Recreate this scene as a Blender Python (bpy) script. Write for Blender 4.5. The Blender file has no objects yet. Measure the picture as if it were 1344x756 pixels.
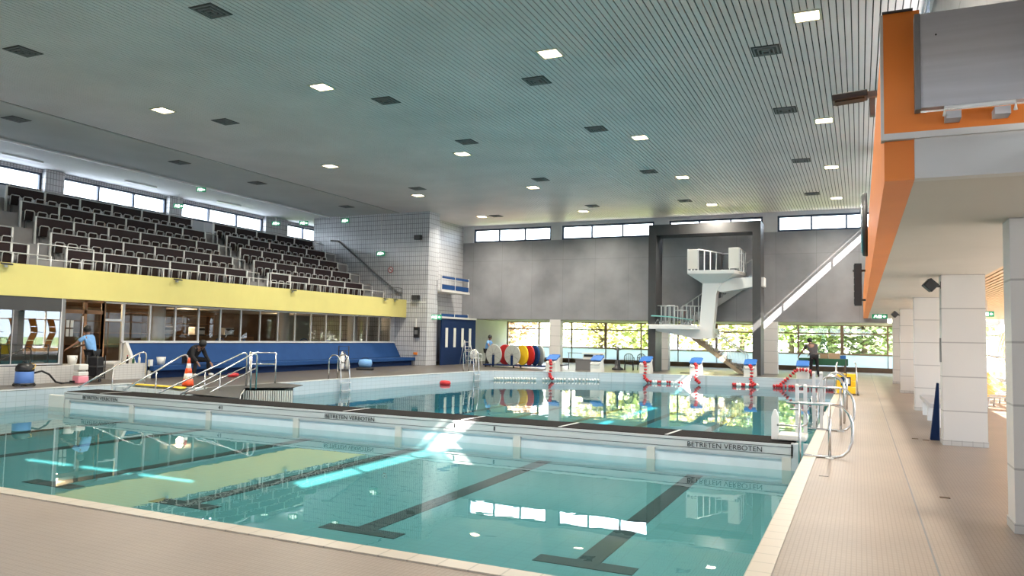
import bpy, bmesh, math, random
from mathutils import Vector, Matrix
random.seed(7)
sc = bpy.context.scene
COL = sc.collection
PI = math.pi
sin, cos = math.sin, math.cos

# ------------------------------------------------------------------ materials
def _nt(name):
    m = bpy.data.materials.new(name); m.use_nodes = True
    nt = m.node_tree
    b = nt.nodes['Principled BSDF']
    return m, nt, b

def mat(name, col, rough=0.5, metal=0.0, var=0.0, scale=4.0, bump=0.0, emit=None, estr=0.0, spec=0.5, stretch=(1, 1, 1)):
    m, nt, b = _nt(name)
    c = (col[0], col[1], col[2], 1)
    b.inputs['Base Color'].default_value = c
    b.inputs['Roughness'].default_value = rough
    b.inputs['Metallic'].default_value = metal
    b.inputs['Specular IOR Level'].default_value = spec
    if emit:
        b.inputs['Emission Color'].default_value = (*emit, 1)
        b.inputs['Emission Strength'].default_value = estr
    if var > 0 or bump > 0:
        g = nt.nodes.new('ShaderNodeNewGeometry')
        mp = nt.nodes.new('ShaderNodeMapping'); mp.inputs['Scale'].default_value = stretch
        nt.links.new(g.outputs['Position'], mp.inputs['Vector'])
        n = nt.nodes.new('ShaderNodeTexNoise'); n.inputs['Scale'].default_value = scale
        n.inputs['Detail'].default_value = 5
        nt.links.new(mp.outputs[0], n.inputs['Vector'])
        if var > 0:
            r = nt.nodes.new('ShaderNodeValToRGB')
            r.color_ramp.elements[0].position = 0.3
            r.color_ramp.elements[1].position = 0.7
            r.color_ramp.elements[0].color = tuple(max(0, x * (1 - var)) for x in col) + (1,)
            r.color_ramp.elements[1].color = tuple(min(1, x * (1 + var)) for x in col) + (1,)
            nt.links.new(n.outputs['Fac'], r.inputs['Fac'])
            nt.links.new(r.outputs['Color'], b.inputs['Base Color'])
        if bump > 0:
            bp = nt.nodes.new('ShaderNodeBump'); bp.inputs['Strength'].default_value = bump
            bp.inputs['Distance'].default_value = 0.02
            nt.links.new(n.outputs['Fac'], bp.inputs['Height'])
            nt.links.new(bp.outputs['Normal'], b.inputs['Normal'])
    return m

def tile(name, axes, w, h, c1, grout, c2=None, rough=0.35, gap=0.04, offset=0.0, stain=0.0, spec=0.5, off=(0, 0)):
    """tiled surface: axes names the two world axes the grid runs along"""
    m, nt, b = _nt(name)
    g = nt.nodes.new('ShaderNodeNewGeometry')
    s = nt.nodes.new('ShaderNodeSeparateXYZ'); nt.links.new(g.outputs['Position'], s.inputs[0])
    cx = nt.nodes.new('ShaderNodeCombineXYZ')
    for k, a in enumerate(axes):
        ad = nt.nodes.new('ShaderNodeMath'); ad.operation = 'ADD'; ad.inputs[1].default_value = off[k]
        nt.links.new(s.outputs[a.upper()], ad.inputs[0]); nt.links.new(ad.outputs[0], cx.inputs[k])
    br = nt.nodes.new('ShaderNodeTexBrick')
    br.offset = offset; br.squash = 1
    br.inputs['Scale'].default_value = 1.0
    br.inputs['Brick Width'].default_value = w
    br.inputs['Row Height'].default_value = h
    br.inputs['Mortar Size'].default_value = gap * min(w, h)
    br.inputs['Mortar Smooth'].default_value = 0.1
    br.inputs['Color1'].default_value = (*c1, 1)
    br.inputs['Color2'].default_value = (*(c2 or c1), 1)
    br.inputs['Mortar'].default_value = (*grout, 1)
    nt.links.new(cx.outputs[0], br.inputs['Vector'])
    out = br.outputs['Color']
    if stain > 0:
        n = nt.nodes.new('ShaderNodeTexNoise'); n.inputs['Scale'].default_value = 0.6; n.inputs['Detail'].default_value = 6
        nt.links.new(g.outputs['Position'], n.inputs['Vector'])
        mr = nt.nodes.new('ShaderNodeMapRange'); mr.inputs[3].default_value = 1 - stain; mr.inputs[4].default_value = 1 + stain
        mr.inputs[1].default_value = 0.3; mr.inputs[2].default_value = 0.7
        nt.links.new(n.outputs['Fac'], mr.inputs[0])
        mx = nt.nodes.new('ShaderNodeVectorMath'); mx.operation = 'SCALE'
        nt.links.new(out, mx.inputs[0]); nt.links.new(mr.outputs[0], mx.inputs['Scale'])
        out = mx.outputs[0]
    nt.links.new(out, b.inputs['Base Color'])
    b.inputs['Roughness'].default_value = rough
    b.inputs['Specular IOR Level'].default_value = spec
    return m

def glass(name, tint=(1, 1, 1), ior=1.45, rough=0.0, refl=1.0):
    m, nt, b = _nt(name); nt.nodes.remove(b)
    out = nt.nodes['Material Output']
    t = nt.nodes.new('ShaderNodeBsdfTransparent'); t.inputs[0].default_value = (*tint, 1)
    g = nt.nodes.new('ShaderNodeBsdfGlossy'); g.inputs['Roughness'].default_value = rough
    f = nt.nodes.new('ShaderNodeLayerWeight'); f.inputs['Blend'].default_value = 0.5
    pw = nt.nodes.new('ShaderNodeMath'); pw.operation = 'POWER'; pw.inputs[1].default_value = 5.0
    nt.links.new(f.outputs['Facing'], pw.inputs[0])
    f0 = ((ior - 1) / (ior + 1)) ** 2 * refl
    mu = nt.nodes.new('ShaderNodeMath'); mu.operation = 'MULTIPLY_ADD'
    mu.inputs[1].default_value = 1 - f0; mu.inputs[2].default_value = f0
    nt.links.new(pw.outputs[0], mu.inputs[0])
    x = nt.nodes.new('ShaderNodeMixShader')
    nt.links.new(mu.outputs[0], x.inputs[0]); nt.links.new(t.outputs[0], x.inputs[1]); nt.links.new(g.outputs[0], x.inputs[2])
    nt.links.new(x.outputs[0], out.inputs['Surface'])
    return m, nt, g, f

def water(name, tint, strength, scale):
    m, nt, g, f = glass(name, tint, 1.33, 0.0)
    ge = nt.nodes.new('ShaderNodeNewGeometry')
    n = nt.nodes.new('ShaderNodeTexNoise'); n.inputs['Scale'].default_value = scale; n.inputs['Detail'].default_value = 2.5
    nt.links.new(ge.outputs['Position'], n.inputs['Vector'])
    n2 = nt.nodes.new('ShaderNodeTexNoise'); n2.inputs['Scale'].default_value = 0.35; n2.inputs['Detail'].default_value = 1
    nt.links.new(ge.outputs['Position'], n2.inputs['Vector'])
    mr = nt.nodes.new('ShaderNodeMapRange'); mr.inputs[1].default_value = 0.35; mr.inputs[2].default_value = 0.7
    mr.inputs[3].default_value = 0.25; mr.inputs[4].default_value = 1.0
    nt.links.new(n2.outputs['Fac'], mr.inputs[0])
    mm = nt.nodes.new('ShaderNodeMath'); mm.operation = 'MULTIPLY'
    nt.links.new(n.outputs['Fac'], mm.inputs[0]); nt.links.new(mr.outputs[0], mm.inputs[1])
    bp = nt.nodes.new('ShaderNodeBump'); bp.inputs['Strength'].default_value = strength; bp.inputs['Distance'].default_value = 0.02
    nt.links.new(mm.outputs[0], bp.inputs['Height'])
    nt.links.new(bp.outputs['Normal'], g.inputs['Normal']); nt.links.new(bp.outputs['Normal'], f.inputs['Normal'])
    return m

def frost(name, col):
    m, nt, b = _nt(name); nt.nodes.remove(b)
    tr = nt.nodes.new('ShaderNodeBsdfTranslucent'); tr.inputs[0].default_value = (*col, 1)
    df = nt.nodes.new('ShaderNodeBsdfDiffuse'); df.inputs[0].default_value = (*col, 1)
    gl = nt.nodes.new('ShaderNodeBsdfGlossy'); gl.inputs['Roughness'].default_value = .15
    x = nt.nodes.new('ShaderNodeMixShader'); x.inputs[0].default_value = .45
    y = nt.nodes.new('ShaderNodeMixShader'); y.inputs[0].default_value = .06
    nt.links.new(tr.outputs[0], x.inputs[1]); nt.links.new(df.outputs[0], x.inputs[2])
    nt.links.new(x.outputs[0], y.inputs[1]); nt.links.new(gl.outputs[0], y.inputs[2])
    nt.links.new(y.outputs[0], nt.nodes['Material Output'].inputs['Surface'])
    return m

M = {}
M['deck'] = tile('deck_tiles', 'xy', 0.036, 0.072, (0.30, 0.24, 0.197), (0.235, 0.188, 0.154), (0.288, 0.23, 0.189), rough=0.4, gap=0.12, stain=0.12)
M['deck_side'] = tile('deck_tiles_shaded', 'xy', 0.1, 0.1, (0.115, 0.10, 0.088), (0.08, 0.07, 0.06), (0.108, 0.094, 0.083), rough=0.32, spec=0.25, gap=0.08, stain=0.15)  # deck tiles again, greyer and darker: low light on this side put into the colour
M['edge'] = tile('pool_edge_tile', 'xy', 0.25, 0.25, (0.56, 0.50, 0.42), (0.4, 0.36, 0.3), rough=0.3, gap=0.03)
M['gutter'] = tile('gutter_tile', 'yz', 0.25, 0.14, (0.47, 0.54, 0.59), (0.38, 0.45, 0.49), rough=0.25, gap=0.05)
M['gutter_top'] = tile('gutter_top_tile', 'xy', 0.25, 0.25, (0.50, 0.54, 0.55), (0.42, 0.46, 0.47), rough=0.3, gap=0.05)
M['pool'] = tile('pool_floor_tile', 'xy', 0.25, 0.12, (0.075, 0.215, 0.235), (0.062, 0.185, 0.20), (0.078, 0.222, 0.242), rough=0.4, gap=0.07)
M['pool_deep'] = tile('deep_floor_tile', 'xy', 0.25, 0.12, (0.05, 0.26, 0.31), (0.04, 0.22, 0.27), rough=0.4, gap=0.07)
M['poolwall'] = tile('pool_wall_tile', 'yz', 0.25, 0.12, (0.20, 0.42, 0.45), (0.15, 0.33, 0.36), rough=0.3, gap=0.07)
M['line'] = mat('black_line_tile', (0.006, 0.007, 0.008), 0.6)
M['tilewall_y'] = tile('wall_tile_front', 'xz', 0.125, 0.25, (0.58, 0.58, 0.60), (0.2, 0.2, 0.21), (0.54, 0.54, 0.56), rough=0.22, gap=0.10, stain=0.06)
M['tilewall_x'] = tile('wall_tile_side', 'yz', 0.125, 0.25, (0.60, 0.60, 0.62), (0.24, 0.24, 0.25), (0.56, 0.56, 0.58), rough=0.45, gap=0.10, stain=0.06)
M['plinth'] = tile('plinth_tile', 'yz', 0.15, 0.075, (0.55, 0.54, 0.52), (0.36, 0.35, 0.34), rough=0.3, gap=0.06)
M['plinth_y'] = tile('plinth_tile_end', 'xz', 0.15, 0.075, (0.55, 0.54, 0.52), (0.36, 0.35, 0.34), rough=0.3, gap=0.06)
M['concrete'] = tile('grey_concrete', 'xz', 1.9, 6.0, (0.24, 0.242, 0.258), (0.17, 0.17, 0.18), (0.26, 0.262, 0.278), rough=0.75, gap=0.004, stain=0.22)
M['concrete_x'] = tile('grey_concrete_side', 'yz', 2.2, 6.0, (0.24, 0.24, 0.245), (0.15, 0.15, 0.155), rough=0.75, gap=0.006, stain=0.12)
M['plaster'] = mat('white_plaster', (0.60, 0.59, 0.57), 0.7, var=0.03, scale=2)
M['plaster_cool'] = mat('light_grey_plaster', (0.52, 0.53, 0.55), 0.7, var=0.05, scale=2)
M['pillar'] = tile('pillar_panel', 'xz', 3.0, 0.56, (0.66, 0.645, 0.62), (0.42, 0.41, 0.40), rough=0.45, gap=0.018)
M['pillar_x'] = tile('pillar_panel_side', 'yz', 3.0, 0.56, (0.66, 0.65, 0.64), (0.42, 0.41, 0.40), rough=0.45, gap=0.018)
M['soffit'] = mat('cream_soffit', (0.52, 0.485, 0.44), 0.8, var=0.05, scale=0.7)
M['slat'] = mat('ceiling_slat', (0.70, 0.65, 0.665), 0.5, var=0.07, scale=0.5)
M['slat_gap'] = mat('ceiling_void', (0.05, 0.055, 0.055), 0.9)
M['ceil_flat'] = mat('flat_ceiling', (0.60, 0.595, 0.60), 0.8, var=0.05, scale=0.6)
M['ceil_light'] = mat('flat_ceiling_light', (0.66, 0.65, 0.66), 0.8, var=0.05, scale=0.6)
M['wood_slat'] = mat('wood_ceiling_slat', (0.62, 0.42, 0.24), 0.5, var=0.1, scale=3)
M['yellow'] = mat('yellow_paint', (0.66, 0.58, 0.20), 0.55, var=0.03, scale=1.5)
M['orange'] = mat('orange_paint', (0.80, 0.22, 0.025), 0.5, var=0.03, scale=1.5)
M['steel'] = mat('stainless_steel', (0.60, 0.60, 0.60), 0.24, 0.95)
M['steel_matt'] = mat('brushed_steel', (0.62, 0.62, 0.62), 0.4, 0.7, var=0.05, scale=6, stretch=(0.2, 8, 1))
M['steel_panel'] = mat('galvanised_panel', (0.48, 0.48, 0.51), 0.5, 0.1, var=0.08, scale=3, stretch=(0.3, 1, 6))
M['alu'] = mat('pale_aluminium', (0.62, 0.62, 0.62), 0.4, 0.3)
M['white'] = mat('white_paint', (0.78, 0.78, 0.77), 0.45)
M['offwhite'] = mat('off_white_plastic', (0.68, 0.67, 0.63), 0.4)
M['navyframe'] = mat('navy_window_frame', (0.025, 0.045, 0.085), 0.45)
M['brownframe'] = mat('brown_window_frame', (0.30, 0.19, 0.13), 0.5)
M['wood'] = mat('door_wood', (0.35, 0.17, 0.075), 0.45, var=0.2, scale=2, stretch=(1, 1, 6))
M['wood_dark'] = mat('dark_wood', (0.14, 0.085, 0.05), 0.5, var=0.2, scale=2)
M['blue'] = mat('blue_paint', (0.016, 0.056, 0.17), 0.7, spec=0.12, var=0.06, scale=2)
M['navy'] = mat('navy_paint', (0.010, 0.026, 0.085), 0.7, spec=0.12, var=0.08, scale=1)
M['bluetop'] = mat('bright_blue_plastic', (0.025, 0.13, 0.42), 0.35)
M['black'] = mat('black_plastic', (0.012, 0.012, 0.014), 0.4)
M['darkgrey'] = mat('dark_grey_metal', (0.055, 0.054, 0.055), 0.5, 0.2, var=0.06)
M['grey'] = mat('mid_grey', (0.18, 0.18, 0.185), 0.55)
M['tier'] = mat('tier_concrete', (0.26, 0.255, 0.26), 0.8, var=0.08, scale=2)
M['seat'] = mat('seat_brown', (0.022, 0.012, 0.011), 0.6, spec=0.2)
M['seatback'] = mat('backrest_brown', (0.026, 0.015, 0.017), 0.55, spec=0.2)
M['red'] = mat('red_plastic', (0.50, 0.02, 0.025), 0.35)
M['orange_plastic'] = mat('cone_orange', (0.85, 0.10, 0.03), 0.4)
M['pink'] = mat('pink_liquid', (0.80, 0.28, 0.35), 0.25)
M['skin'] = mat('skin', (0.22, 0.11, 0.07), 0.5)
M['hair'] = mat('black_hair', (0.01, 0.009, 0.008), 0.6)
M['shirt_blue'] = mat('light_blue_cotton', (0.17, 0.36, 0.66), 0.85, var=0.08, scale=12)
M['cloth_black'] = mat('black_cloth', (0.012, 0.012, 0.015), 0.9, var=0.1, scale=10)
M['cloth_grey'] = mat('dark_grey_cloth', (0.06, 0.055, 0.06), 0.9, var=0.1, scale=10)
M['vac_blue'] = mat('vacuum_blue', (0.11, 0.24, 0.62), 0.35)
M['grate'] = tile('dark_grating', 'xy', 0.05, 0.02, (0.022, 0.020, 0.020), (0.006, 0.006, 0.006), rough=0.9, gap=0.2, spec=0.08)
M['bulk_panel'] = mat('translucent_white_panel', (0.70, 0.80, 0.86), 0.25, var=0.05, scale=3)
M['sign_green'] = mat('sign_green', (0.01, 0.30, 0.13), 0.4, emit=(0.01, 0.45, 0.2), estr=0.04)
M['sign_white'] = mat('sign_white', (0.85, 0.88, 0.86), 0.4, emit=(0.85, 1.0, 0.88), estr=0.5)
M['lamp'] = mat('lamp_glow', (0.9, 0.85, 0.7), 0.4, emit=(1.0, 0.86, 0.55), estr=4.0)
M['lamp_rim'] = mat('lamp_rim', (0.55, 0.52, 0.42), 0.5)
M['vent'] = mat('vent_dark', (0.045, 0.042, 0.038), 0.6)
M['lounger'] = mat('orange_slats', (0.80, 0.36, 0.04), 0.45)
M['green'] = mat('table_green', (0.01, 0.085, 0.04), 0.5)
M['cardboard'] = mat('cardboard', (0.42, 0.29, 0.18), 0.8)
M['beige'] = mat('stair_beige', (0.40, 0.32, 0.22), 0.6, var=0.08, scale=5)
M['yellow_plastic'] = mat('yellow_plastic', (0.85, 0.55, 0.02), 0.4)
M['board_teal'] = mat('springboard_teal', (0.22, 0.52, 0.48), 0.5)
M['reel_grey'] = mat('reel_grey', (0.42, 0.44, 0.41), 0.5, var=0.05, scale=6)
M['letter'] = mat('letter_black', (0.01, 0.01, 0.012), 0.5)
M['glass'] = glass('window_glass', (0.97, 0.98, 0.99))[0]
M['glass_dark'] = glass('cafe_glass', (0.80, 0.80, 0.78), refl=0.5)[0]
M['glass_mirror'] = glass('mirror_glass', (0.35, 0.42, 0.47), ior=2.6, refl=1.0)[0]
M['frost'] = frost('frosted_panel', (0.72, 0.80, 0.90))
M['glass_right'] = glass('tinted_glass', (0.72, 0.73, 0.74))[0]
M['screen_glass'] = glass('clear_screen', (0.80, 0.83, 0.86), ior=1.6)[0]
M['water'] = water('pool_water', (0.66, 0.90, 0.90), 0.07, 2.2)
M['water_far'] = water('pool_water_far', (0.50, 0.82, 0.86), 0.16, 2.2)

# ------------------------------------------------------------------ mesh building
class MB:
    def __init__(s): s.v = []; s.f = []; s.m = []; s.k = 0; s.sm = []
    def face(s, idx, smooth=False): s.f.append(idx); s.m.append(s.k); s.sm.append(smooth)
    def mi(s, k): s.k = k; return s
    def box(s, x0, x1, y0, y1, z0, z1):
        b = len(s.v)
        s.v += [(x0, y0, z0), (x1, y0, z0), (x1, y1, z0), (x0, y1, z0), (x0, y0, z1), (x1, y0, z1), (x1, y1, z1), (x0, y1, z1)]
        for q in ((0, 3, 2, 1), (4, 5, 6, 7), (0, 1, 5, 4), (1, 2, 6, 5), (2, 3, 7, 6), (3, 0, 4, 7)): s.face([b + i for i in q])
        return s
    def cbox(s, c, d, rz=0, rx=0, ry=0):
        b = len(s.v)
        R = Matrix.Rotation(rz, 3, 'Z') @ Matrix.Rotation(ry, 3, 'Y') @ Matrix.Rotation(rx, 3, 'X')
        for z in (-1, 1):
            for (x, y) in ((-1, -1), (1, -1), (1, 1), (-1, 1)):
                p = R @ Vector((x * d[0] / 2, y * d[1] / 2, z * d[2] / 2)) + Vector(c); s.v.append(tuple(p))
        for q in ((0, 3, 2, 1), (4, 5, 6, 7), (0, 1, 5, 4), (1, 2, 6, 5), (2, 3, 7, 6), (3, 0, 4, 7)): s.face([b + i for i in q])
        return s
    def tube(s, pts, r, n=8, closed=False, cap=True):
        pts = [Vector(p) for p in pts]; rs = r if isinstance(r, (list, tuple)) else [r] * len(pts)
        b = len(s.v); N = len(pts)
        prev = None
        for i, p in enumerate(pts):
            if closed: t = (pts[(i + 1) % N] - pts[i - 1])
            else: t = pts[min(i + 1, N - 1)] - pts[max(i - 1, 0)]
            t.normalize()
            if prev is None:
                u = t.orthogonal().normalized()
            else:
                u = prev - t * prev.dot(t)
                u = u.normalized() if u.length > 1e-6 else t.orthogonal().normalized()
            prev = u; w = t.cross(u)
            for j in range(n):
                a = 2 * PI * j / n
                s.v.append(tuple(p + (u * cos(a) + w * sin(a)) * rs[i]))
        for i in range(N if closed else N - 1):
            i2 = (i + 1) % N
            for j in range(n):
                s.face([b + i * n + j, b + i * n + (j + 1) % n, b + i2 * n + (j + 1) % n, b + i2 * n + j], True)
        if cap and not closed:
            s.face([b + j for j in range(n)][::-1]); s.face([b + (N - 1) * n + j for j in range(n)])
        return s
    def cyl(s, p0, p1, r, n=16): return s.tube([p0, p1], r, n)
    def lathe(s, prof, c=(0, 0, 0), n=20, axis='z'):
        b = len(s.v); N = len(prof)
        for (r, h) in prof:
            for j in range(n):
                a = 2 * PI * j / n; x, y = r * cos(a), r * sin(a)
                p = (x, y, h) if axis == 'z' else ((h, x, y) if axis == 'x' else (x, h, y))
                s.v.append((p[0] + c[0], p[1] + c[1], p[2] + c[2]))
        for i in range(N - 1):
            for j in range(n):
                s.face([b + i * n + j, b + i * n + (j + 1) % n, b + (i + 1) * n + (j + 1) % n, b + (i + 1) * n + j], True)
        s.face([b + j for j in range(n)][::-1]); s.face([b + (N - 1) * n + j for j in range(n)])
        return s
    def prism(s, poly, a0, a1, axis='y'):
        """extrude a 2D polygon along an axis: 'y' poly=(x,z); 'x' poly=(y,z); 'z' poly=(x,y)"""
        b = len(s.v); n = len(poly)
        for a in (a0, a1):
            for (p, q) in poly:
                s.v.append((p, a, q) if axis == 'y' else ((a, p, q) if axis == 'x' else (p, q, a)))
        s.face([b + i for i in range(n)]); s.face([b + n + i for i in range(n)][::-1])
        for i in range(n):
            j = (i + 1) % n; s.face([b + i, b + n + i, b + n + j, b + j])
        return s
    def build(s, name, mats, parent=None, loc=(0, 0, 0), bevel=0.0):
        me = bpy.data.meshes.new(name)
        me.from_pydata(s.v, [], s.f)
        for q in (mats if isinstance(mats, (list, tuple)) else [mats]): me.materials.append(M[q])
        for p, k, sm in zip(me.polygons, s.m, s.sm): p.material_index = k; p.use_smooth = sm
        bm = bmesh.new(); bm.from_mesh(me); bmesh.ops.recalc_face_normals(bm, faces=bm.faces); bm.to_mesh(me); bm.free()
        o = bpy.data.objects.new(name, me); COL.objects.link(o)
        o.location = loc
        if parent: o.parent = parent
        if bevel > 0:
            md = o.modifiers.new('bevel', 'BEVEL'); md.width = bevel; md.segments = 2; md.limit_method = 'ANGLE'
        return o

def tag(o, label, cat, group=None, kind=None):
    if label: o['label'] = label
    if cat: o['category'] = cat
    if group: o['group'] = group
    if kind: o['kind'] = kind
    return o
def thing(name, label, cat, loc=(0, 0, 0), rz=0, group=None):
    o = bpy.data.objects.new(name, None); COL.objects.link(o); o.empty_display_size = 0.1
    o.location = loc; o.rotation_euler = (0, 0, rz)
    return tag(o, label, cat, group)
def struct(o): o['kind'] = 'structure'; return o
def wall(name, mats, *boxes):
    b = MB()
    for q in boxes: b.box(*q)
    return struct(b.build(name, mats))
def kids(o): return [c for c in bpy.data.objects if c.parent == o]
def copy_tree(root, loc, rz=None, label=None, group=None, _k=None):
    def rec(o, par):
        c = o.copy(); COL.objects.link(c)
        if par: c.parent = par
        for ch in CH.get(o.name, ()): rec(bpy.data.objects[ch], c)
        return c
    r = rec(root, None); r.location = loc
    if rz is not None: r.rotation_euler = (0, 0, rz)
    if label: r['label'] = label
    if group: r['group'] = group
    return r
CH = {}
def index(root):
    """remember the children of a prototype so that copies stay quick"""
    for c in kids(root):
        CH.setdefault(root.name, []).append(c.name); index(c)

ZC = 8.12     # ceiling height
ZW = -0.41    # water level
# ------------------------------------------------------------------ camera
cam = bpy.data.cameras.new('camera'); cam.sensor_width = 36; cam.lens = 996.62 / 1344 * 36
cam.clip_start = 0.05; cam.clip_end = 500
co = bpy.data.objects.new('camera', cam); COL.objects.link(co)
_yaw, _pit, _rol = 0.4298, 0.0626, 0.0198
R1 = Matrix(((cos(_yaw), sin(_yaw), 0), (0, 0, -1), (-sin(_yaw), cos(_yaw), 0)))
R2 = Matrix(((1, 0, 0), (0, cos(_pit), sin(_pit)), (0, -sin(_pit), cos(_pit))))
R3 = Matrix(((cos(_rol), -sin(_rol), 0), (sin(_rol), cos(_rol), 0), (0, 0, 1)))
W = R3 @ R2 @ R1
rt, dn, fw = W[0], W[1], W[2]
mw = Matrix(((rt[0], -dn[0], -fw[0], 0), (rt[1], -dn[1], -fw[1], 0), (rt[2], -dn[2], -fw[2], 1.65), (0, 0, 0, 1)))
co.matrix_world = mw
sc.camera = co

# ------------------------------------------------------------------ shell: decks and pool
XR, XL, XF = -0.72, -19.6, -16.6      # pool edges: right, left (near basin), left (far basin)
YN, YB0, YB1, YS, YE = 4.95, 13.0, 13.9, 15.75, 34.9
wall('floor_front', 'deck', (-30.6, 6, -5, YN, -0.3, 0))
wall('floor_right', 'deck', (XR, 6, YN, 46.5, -0.3, 0))
EDGE = [(XF, YS), (XF, 21.9), (-16.1, 26.7), (-15.7, 31.0), (-15.4, 31.75), (-14.4, 32.4), (-12.15, 33.8), (-10.0, 34.8), (XR, 36.0)]
wall('floor_left', 'deck_side', (-22.6, XL, YN, YS, -0.3, 0))
b = MB(); b.prism([(-22.6, YS)] + EDGE + [(XR, 46.5), (-22.6, 46.5)], -0.3, 0, 'z'); struct(b.build('floor_back', 'deck_side'))
wall('floor_cafe', 'wood_dark', (-30.6, -22.6, YN, 46.5, -0.3, -0.01))
# pool walls
wall('wall_pool_right', 'poolwall', (XR, XR + 0.3, YN, 36.0, -2.0, -0.3))
wall('wall_pool_left', 'poolwall', (XL - 0.3, XL, YN, YS, -2.0, -0.3))
def offset(P, d):
    out = []
    for i in range(len(P)):
        a, c = Vector(P[max(0, i - 1)]), Vector(P[min(len(P) - 1, i + 1)]); t_ = (c - a).normalized()
        out.append((P[i][0] - t_.y * d, P[i][1] + t_.x * d))
    return out
b = MB(); b.prism(EDGE + offset(EDGE, 0.3)[::-1], -2.0, -0.3, 'z'); struct(b.build('wall_pool_back', 'poolwall'))
wall('wall_pool_front', 'poolwall', (XL, XR, YN - 0.3, YN, -2.0, -0.3))
wall('wall_pool_recess', 'poolwall', (XL, XF, YS, YS + 0.3, -2.0, -0.3))
wall('floor_pool_near', 'pool', (XL - 0.3, XR + 0.3, YN - 0.3, YB0 + 0.1, -1.2, -0.62))
wall('floor_pool_far', 'pool_deep', (XL - 0.3, XR + 0.3, YB0 + 0.1, 36.4, -2.2, -1.45))
# gutter faces and edge tiles
g = MB(); g.box(XL, XL + 0.02, YN, YS, -0.5, 0.0); struct(g.build('trim_1', 'gutter'))
g = MB(); g.prism(offset(EDGE, -0.02) + EDGE[::-1], -0.5, 0.0, 'z'); g.box(XL, XF, YS - 0.02, YS, -0.5, 0); struct(g.build('trim_2', 'gutter'))
g = MB(); g.prism(offset(EDGE, -0.03) + offset(EDGE, 0.28)[::-1], -0.01, 0.012, 'z')
g.box(XL - 0.3, XL + 0.02, YN, YS, -0.01, 0.012); g.box(XL - 0.3, XF - .25, YS - 0.02, YS + 0.3, -0.01, 0.0125)
struct(g.build('trim_3', 'gutter_top'))
g = MB(); g.box(XR - 0.03, XR + 0.14, YN, 36.0, -0.06, 0.012); g.box(XL, XR + 0.14, YN - 0.14, YN + 0.03, -0.06, 0.012)
struct(g.build('trim_4', 'edge'))
g = MB(); g.box(0.50, 0.515, -5, 44, 0.0, 0.003); g.box(-8.0, -7.985, -5, YN - .14, 0.0, 0.003); g.box(-30, .5, 2.9, 2.915, 0, .003)
struct(g.build('trim_5', 'grey'))
# lane markings on the floors
LX = [-2.52, -5.22, -8.0, -10.6, -13.6, -16.25]
for x in LX:
    g = MB(); g.box(x - 0.13, x + 0.13, 7.3, YB0, -0.63, -0.615); g.box(x - 0.52, x + 0.52, 7.25, 7.49, -0.63, -0.614)
    o = g.build('lane_marking', 'line'); struct(o)
for x in [-2.3 - 2.4 * k for k in range(6)]:
    g = MB(); g.box(x - 0.13, x + 0.13, YB1 + .3, YE - 1.6, -1.46, -1.443); g.box(x - .5, x + .5, YE - 1.7, YE - 1.45, -1.46, -1.443)
    struct(g.build('lane_marking', 'line'))
# water
def plane(name, x0, x1, y0, y1, z, m, label, poly=None):
    me = bpy.data.meshes.new(name)
    P = poly or [(x0, y0), (x1, y0), (x1, y1), (x0, y1)]
    me.from_pydata([(x, y, z) for x, y in P], [], [tuple(range(len(P)))]); me.materials.append(M[m])
    o = bpy.data.objects.new(name, me); COL.objects.link(o)
    return tag(o, label, 'water', kind='stuff')
plane('pool_water', XL, XR, YN, YB0, ZW, 'water', 'calm turquoise water of the near basin in front of the bulkhead')
plane('pool_water', 0, 0, 0, 0, ZW, 'water_far', 'mirror-like blue water of the far basin behind the bulkhead',
      [(XL, YB1), (XR, YB1)] + EDGE[::-1] + [(XL, YS)])

# ------------------------------------------------------------------ shell: walls
ZS, ZT = 7.12, 7.93            # clerestory sill and head
WB = [(-20.9, -15.95), (-15.3, -10.0), (-9.2, -4.42), (-3.72, 1.05)]
b = MB(); b.box(-21.6, 1.2, 40, 40.35, 2.6, ZS)
struct(b.build('wall_back', 'concrete'))
b = MB()
b.box(-21.6, 1.2, 40.02, 40.35, ZT, ZC + .3)
e = [-21.6] + [q for w in WB for q in w] + [1.2]
for k in range(0, len(e), 2): b.box(e[k], e[k + 1], 39.98, 40.4, ZS, ZC + .3)
struct(b.build('wall_back_top', 'plaster_cool'))
wcount = [0]
def window(axis, a0, a1, c, z0, z1, n, frame='navyframe', fw=0.10, depth=0.12, transoms=(), gl='glass', thin=0.045):
    """one glazed opening: frame with n panes, running along axis at the constant c"""
    wcount[0] += 1
    def B(mb, p, q, zz0, zz1, d):
        if axis == 'x': mb.box(p, q, c - d / 2, c + d / 2, zz0, zz1)
        else: mb.box(c - d / 2, c + d / 2, p, q, zz0, zz1)
    f = MB()
    B(f, a0, a1, z0, z0 + fw, depth); B(f, a0, a1, z1 - fw, z1, depth)
    B(f, a0, a0 + fw, z0 + fw, z1 - fw, depth); B(f, a1 - fw, a1, z0 + fw, z1 - fw, depth)
    for k in range(1, n):
        x = a0 + (a1 - a0) * k / n; B(f, x - thin, x + thin, z0 + fw, z1 - fw, depth)
    for t in transoms: B(f, a0 + fw, a1 - fw, t - thin * .8, t + thin * .8, depth * 0.8)
    o = struct(f.build('window_%d' % wcount[0], frame))
    p = MB(); B(p, a0 + fw / 2, a1 - fw / 2, z0 + fw / 2, z1 - fw / 2, 0.008)
    g = p.build('pane', gl, o)
    return o
for a0, a1 in WB: window('x', a0, a1, 40.12, ZS, ZT, 3)
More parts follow.
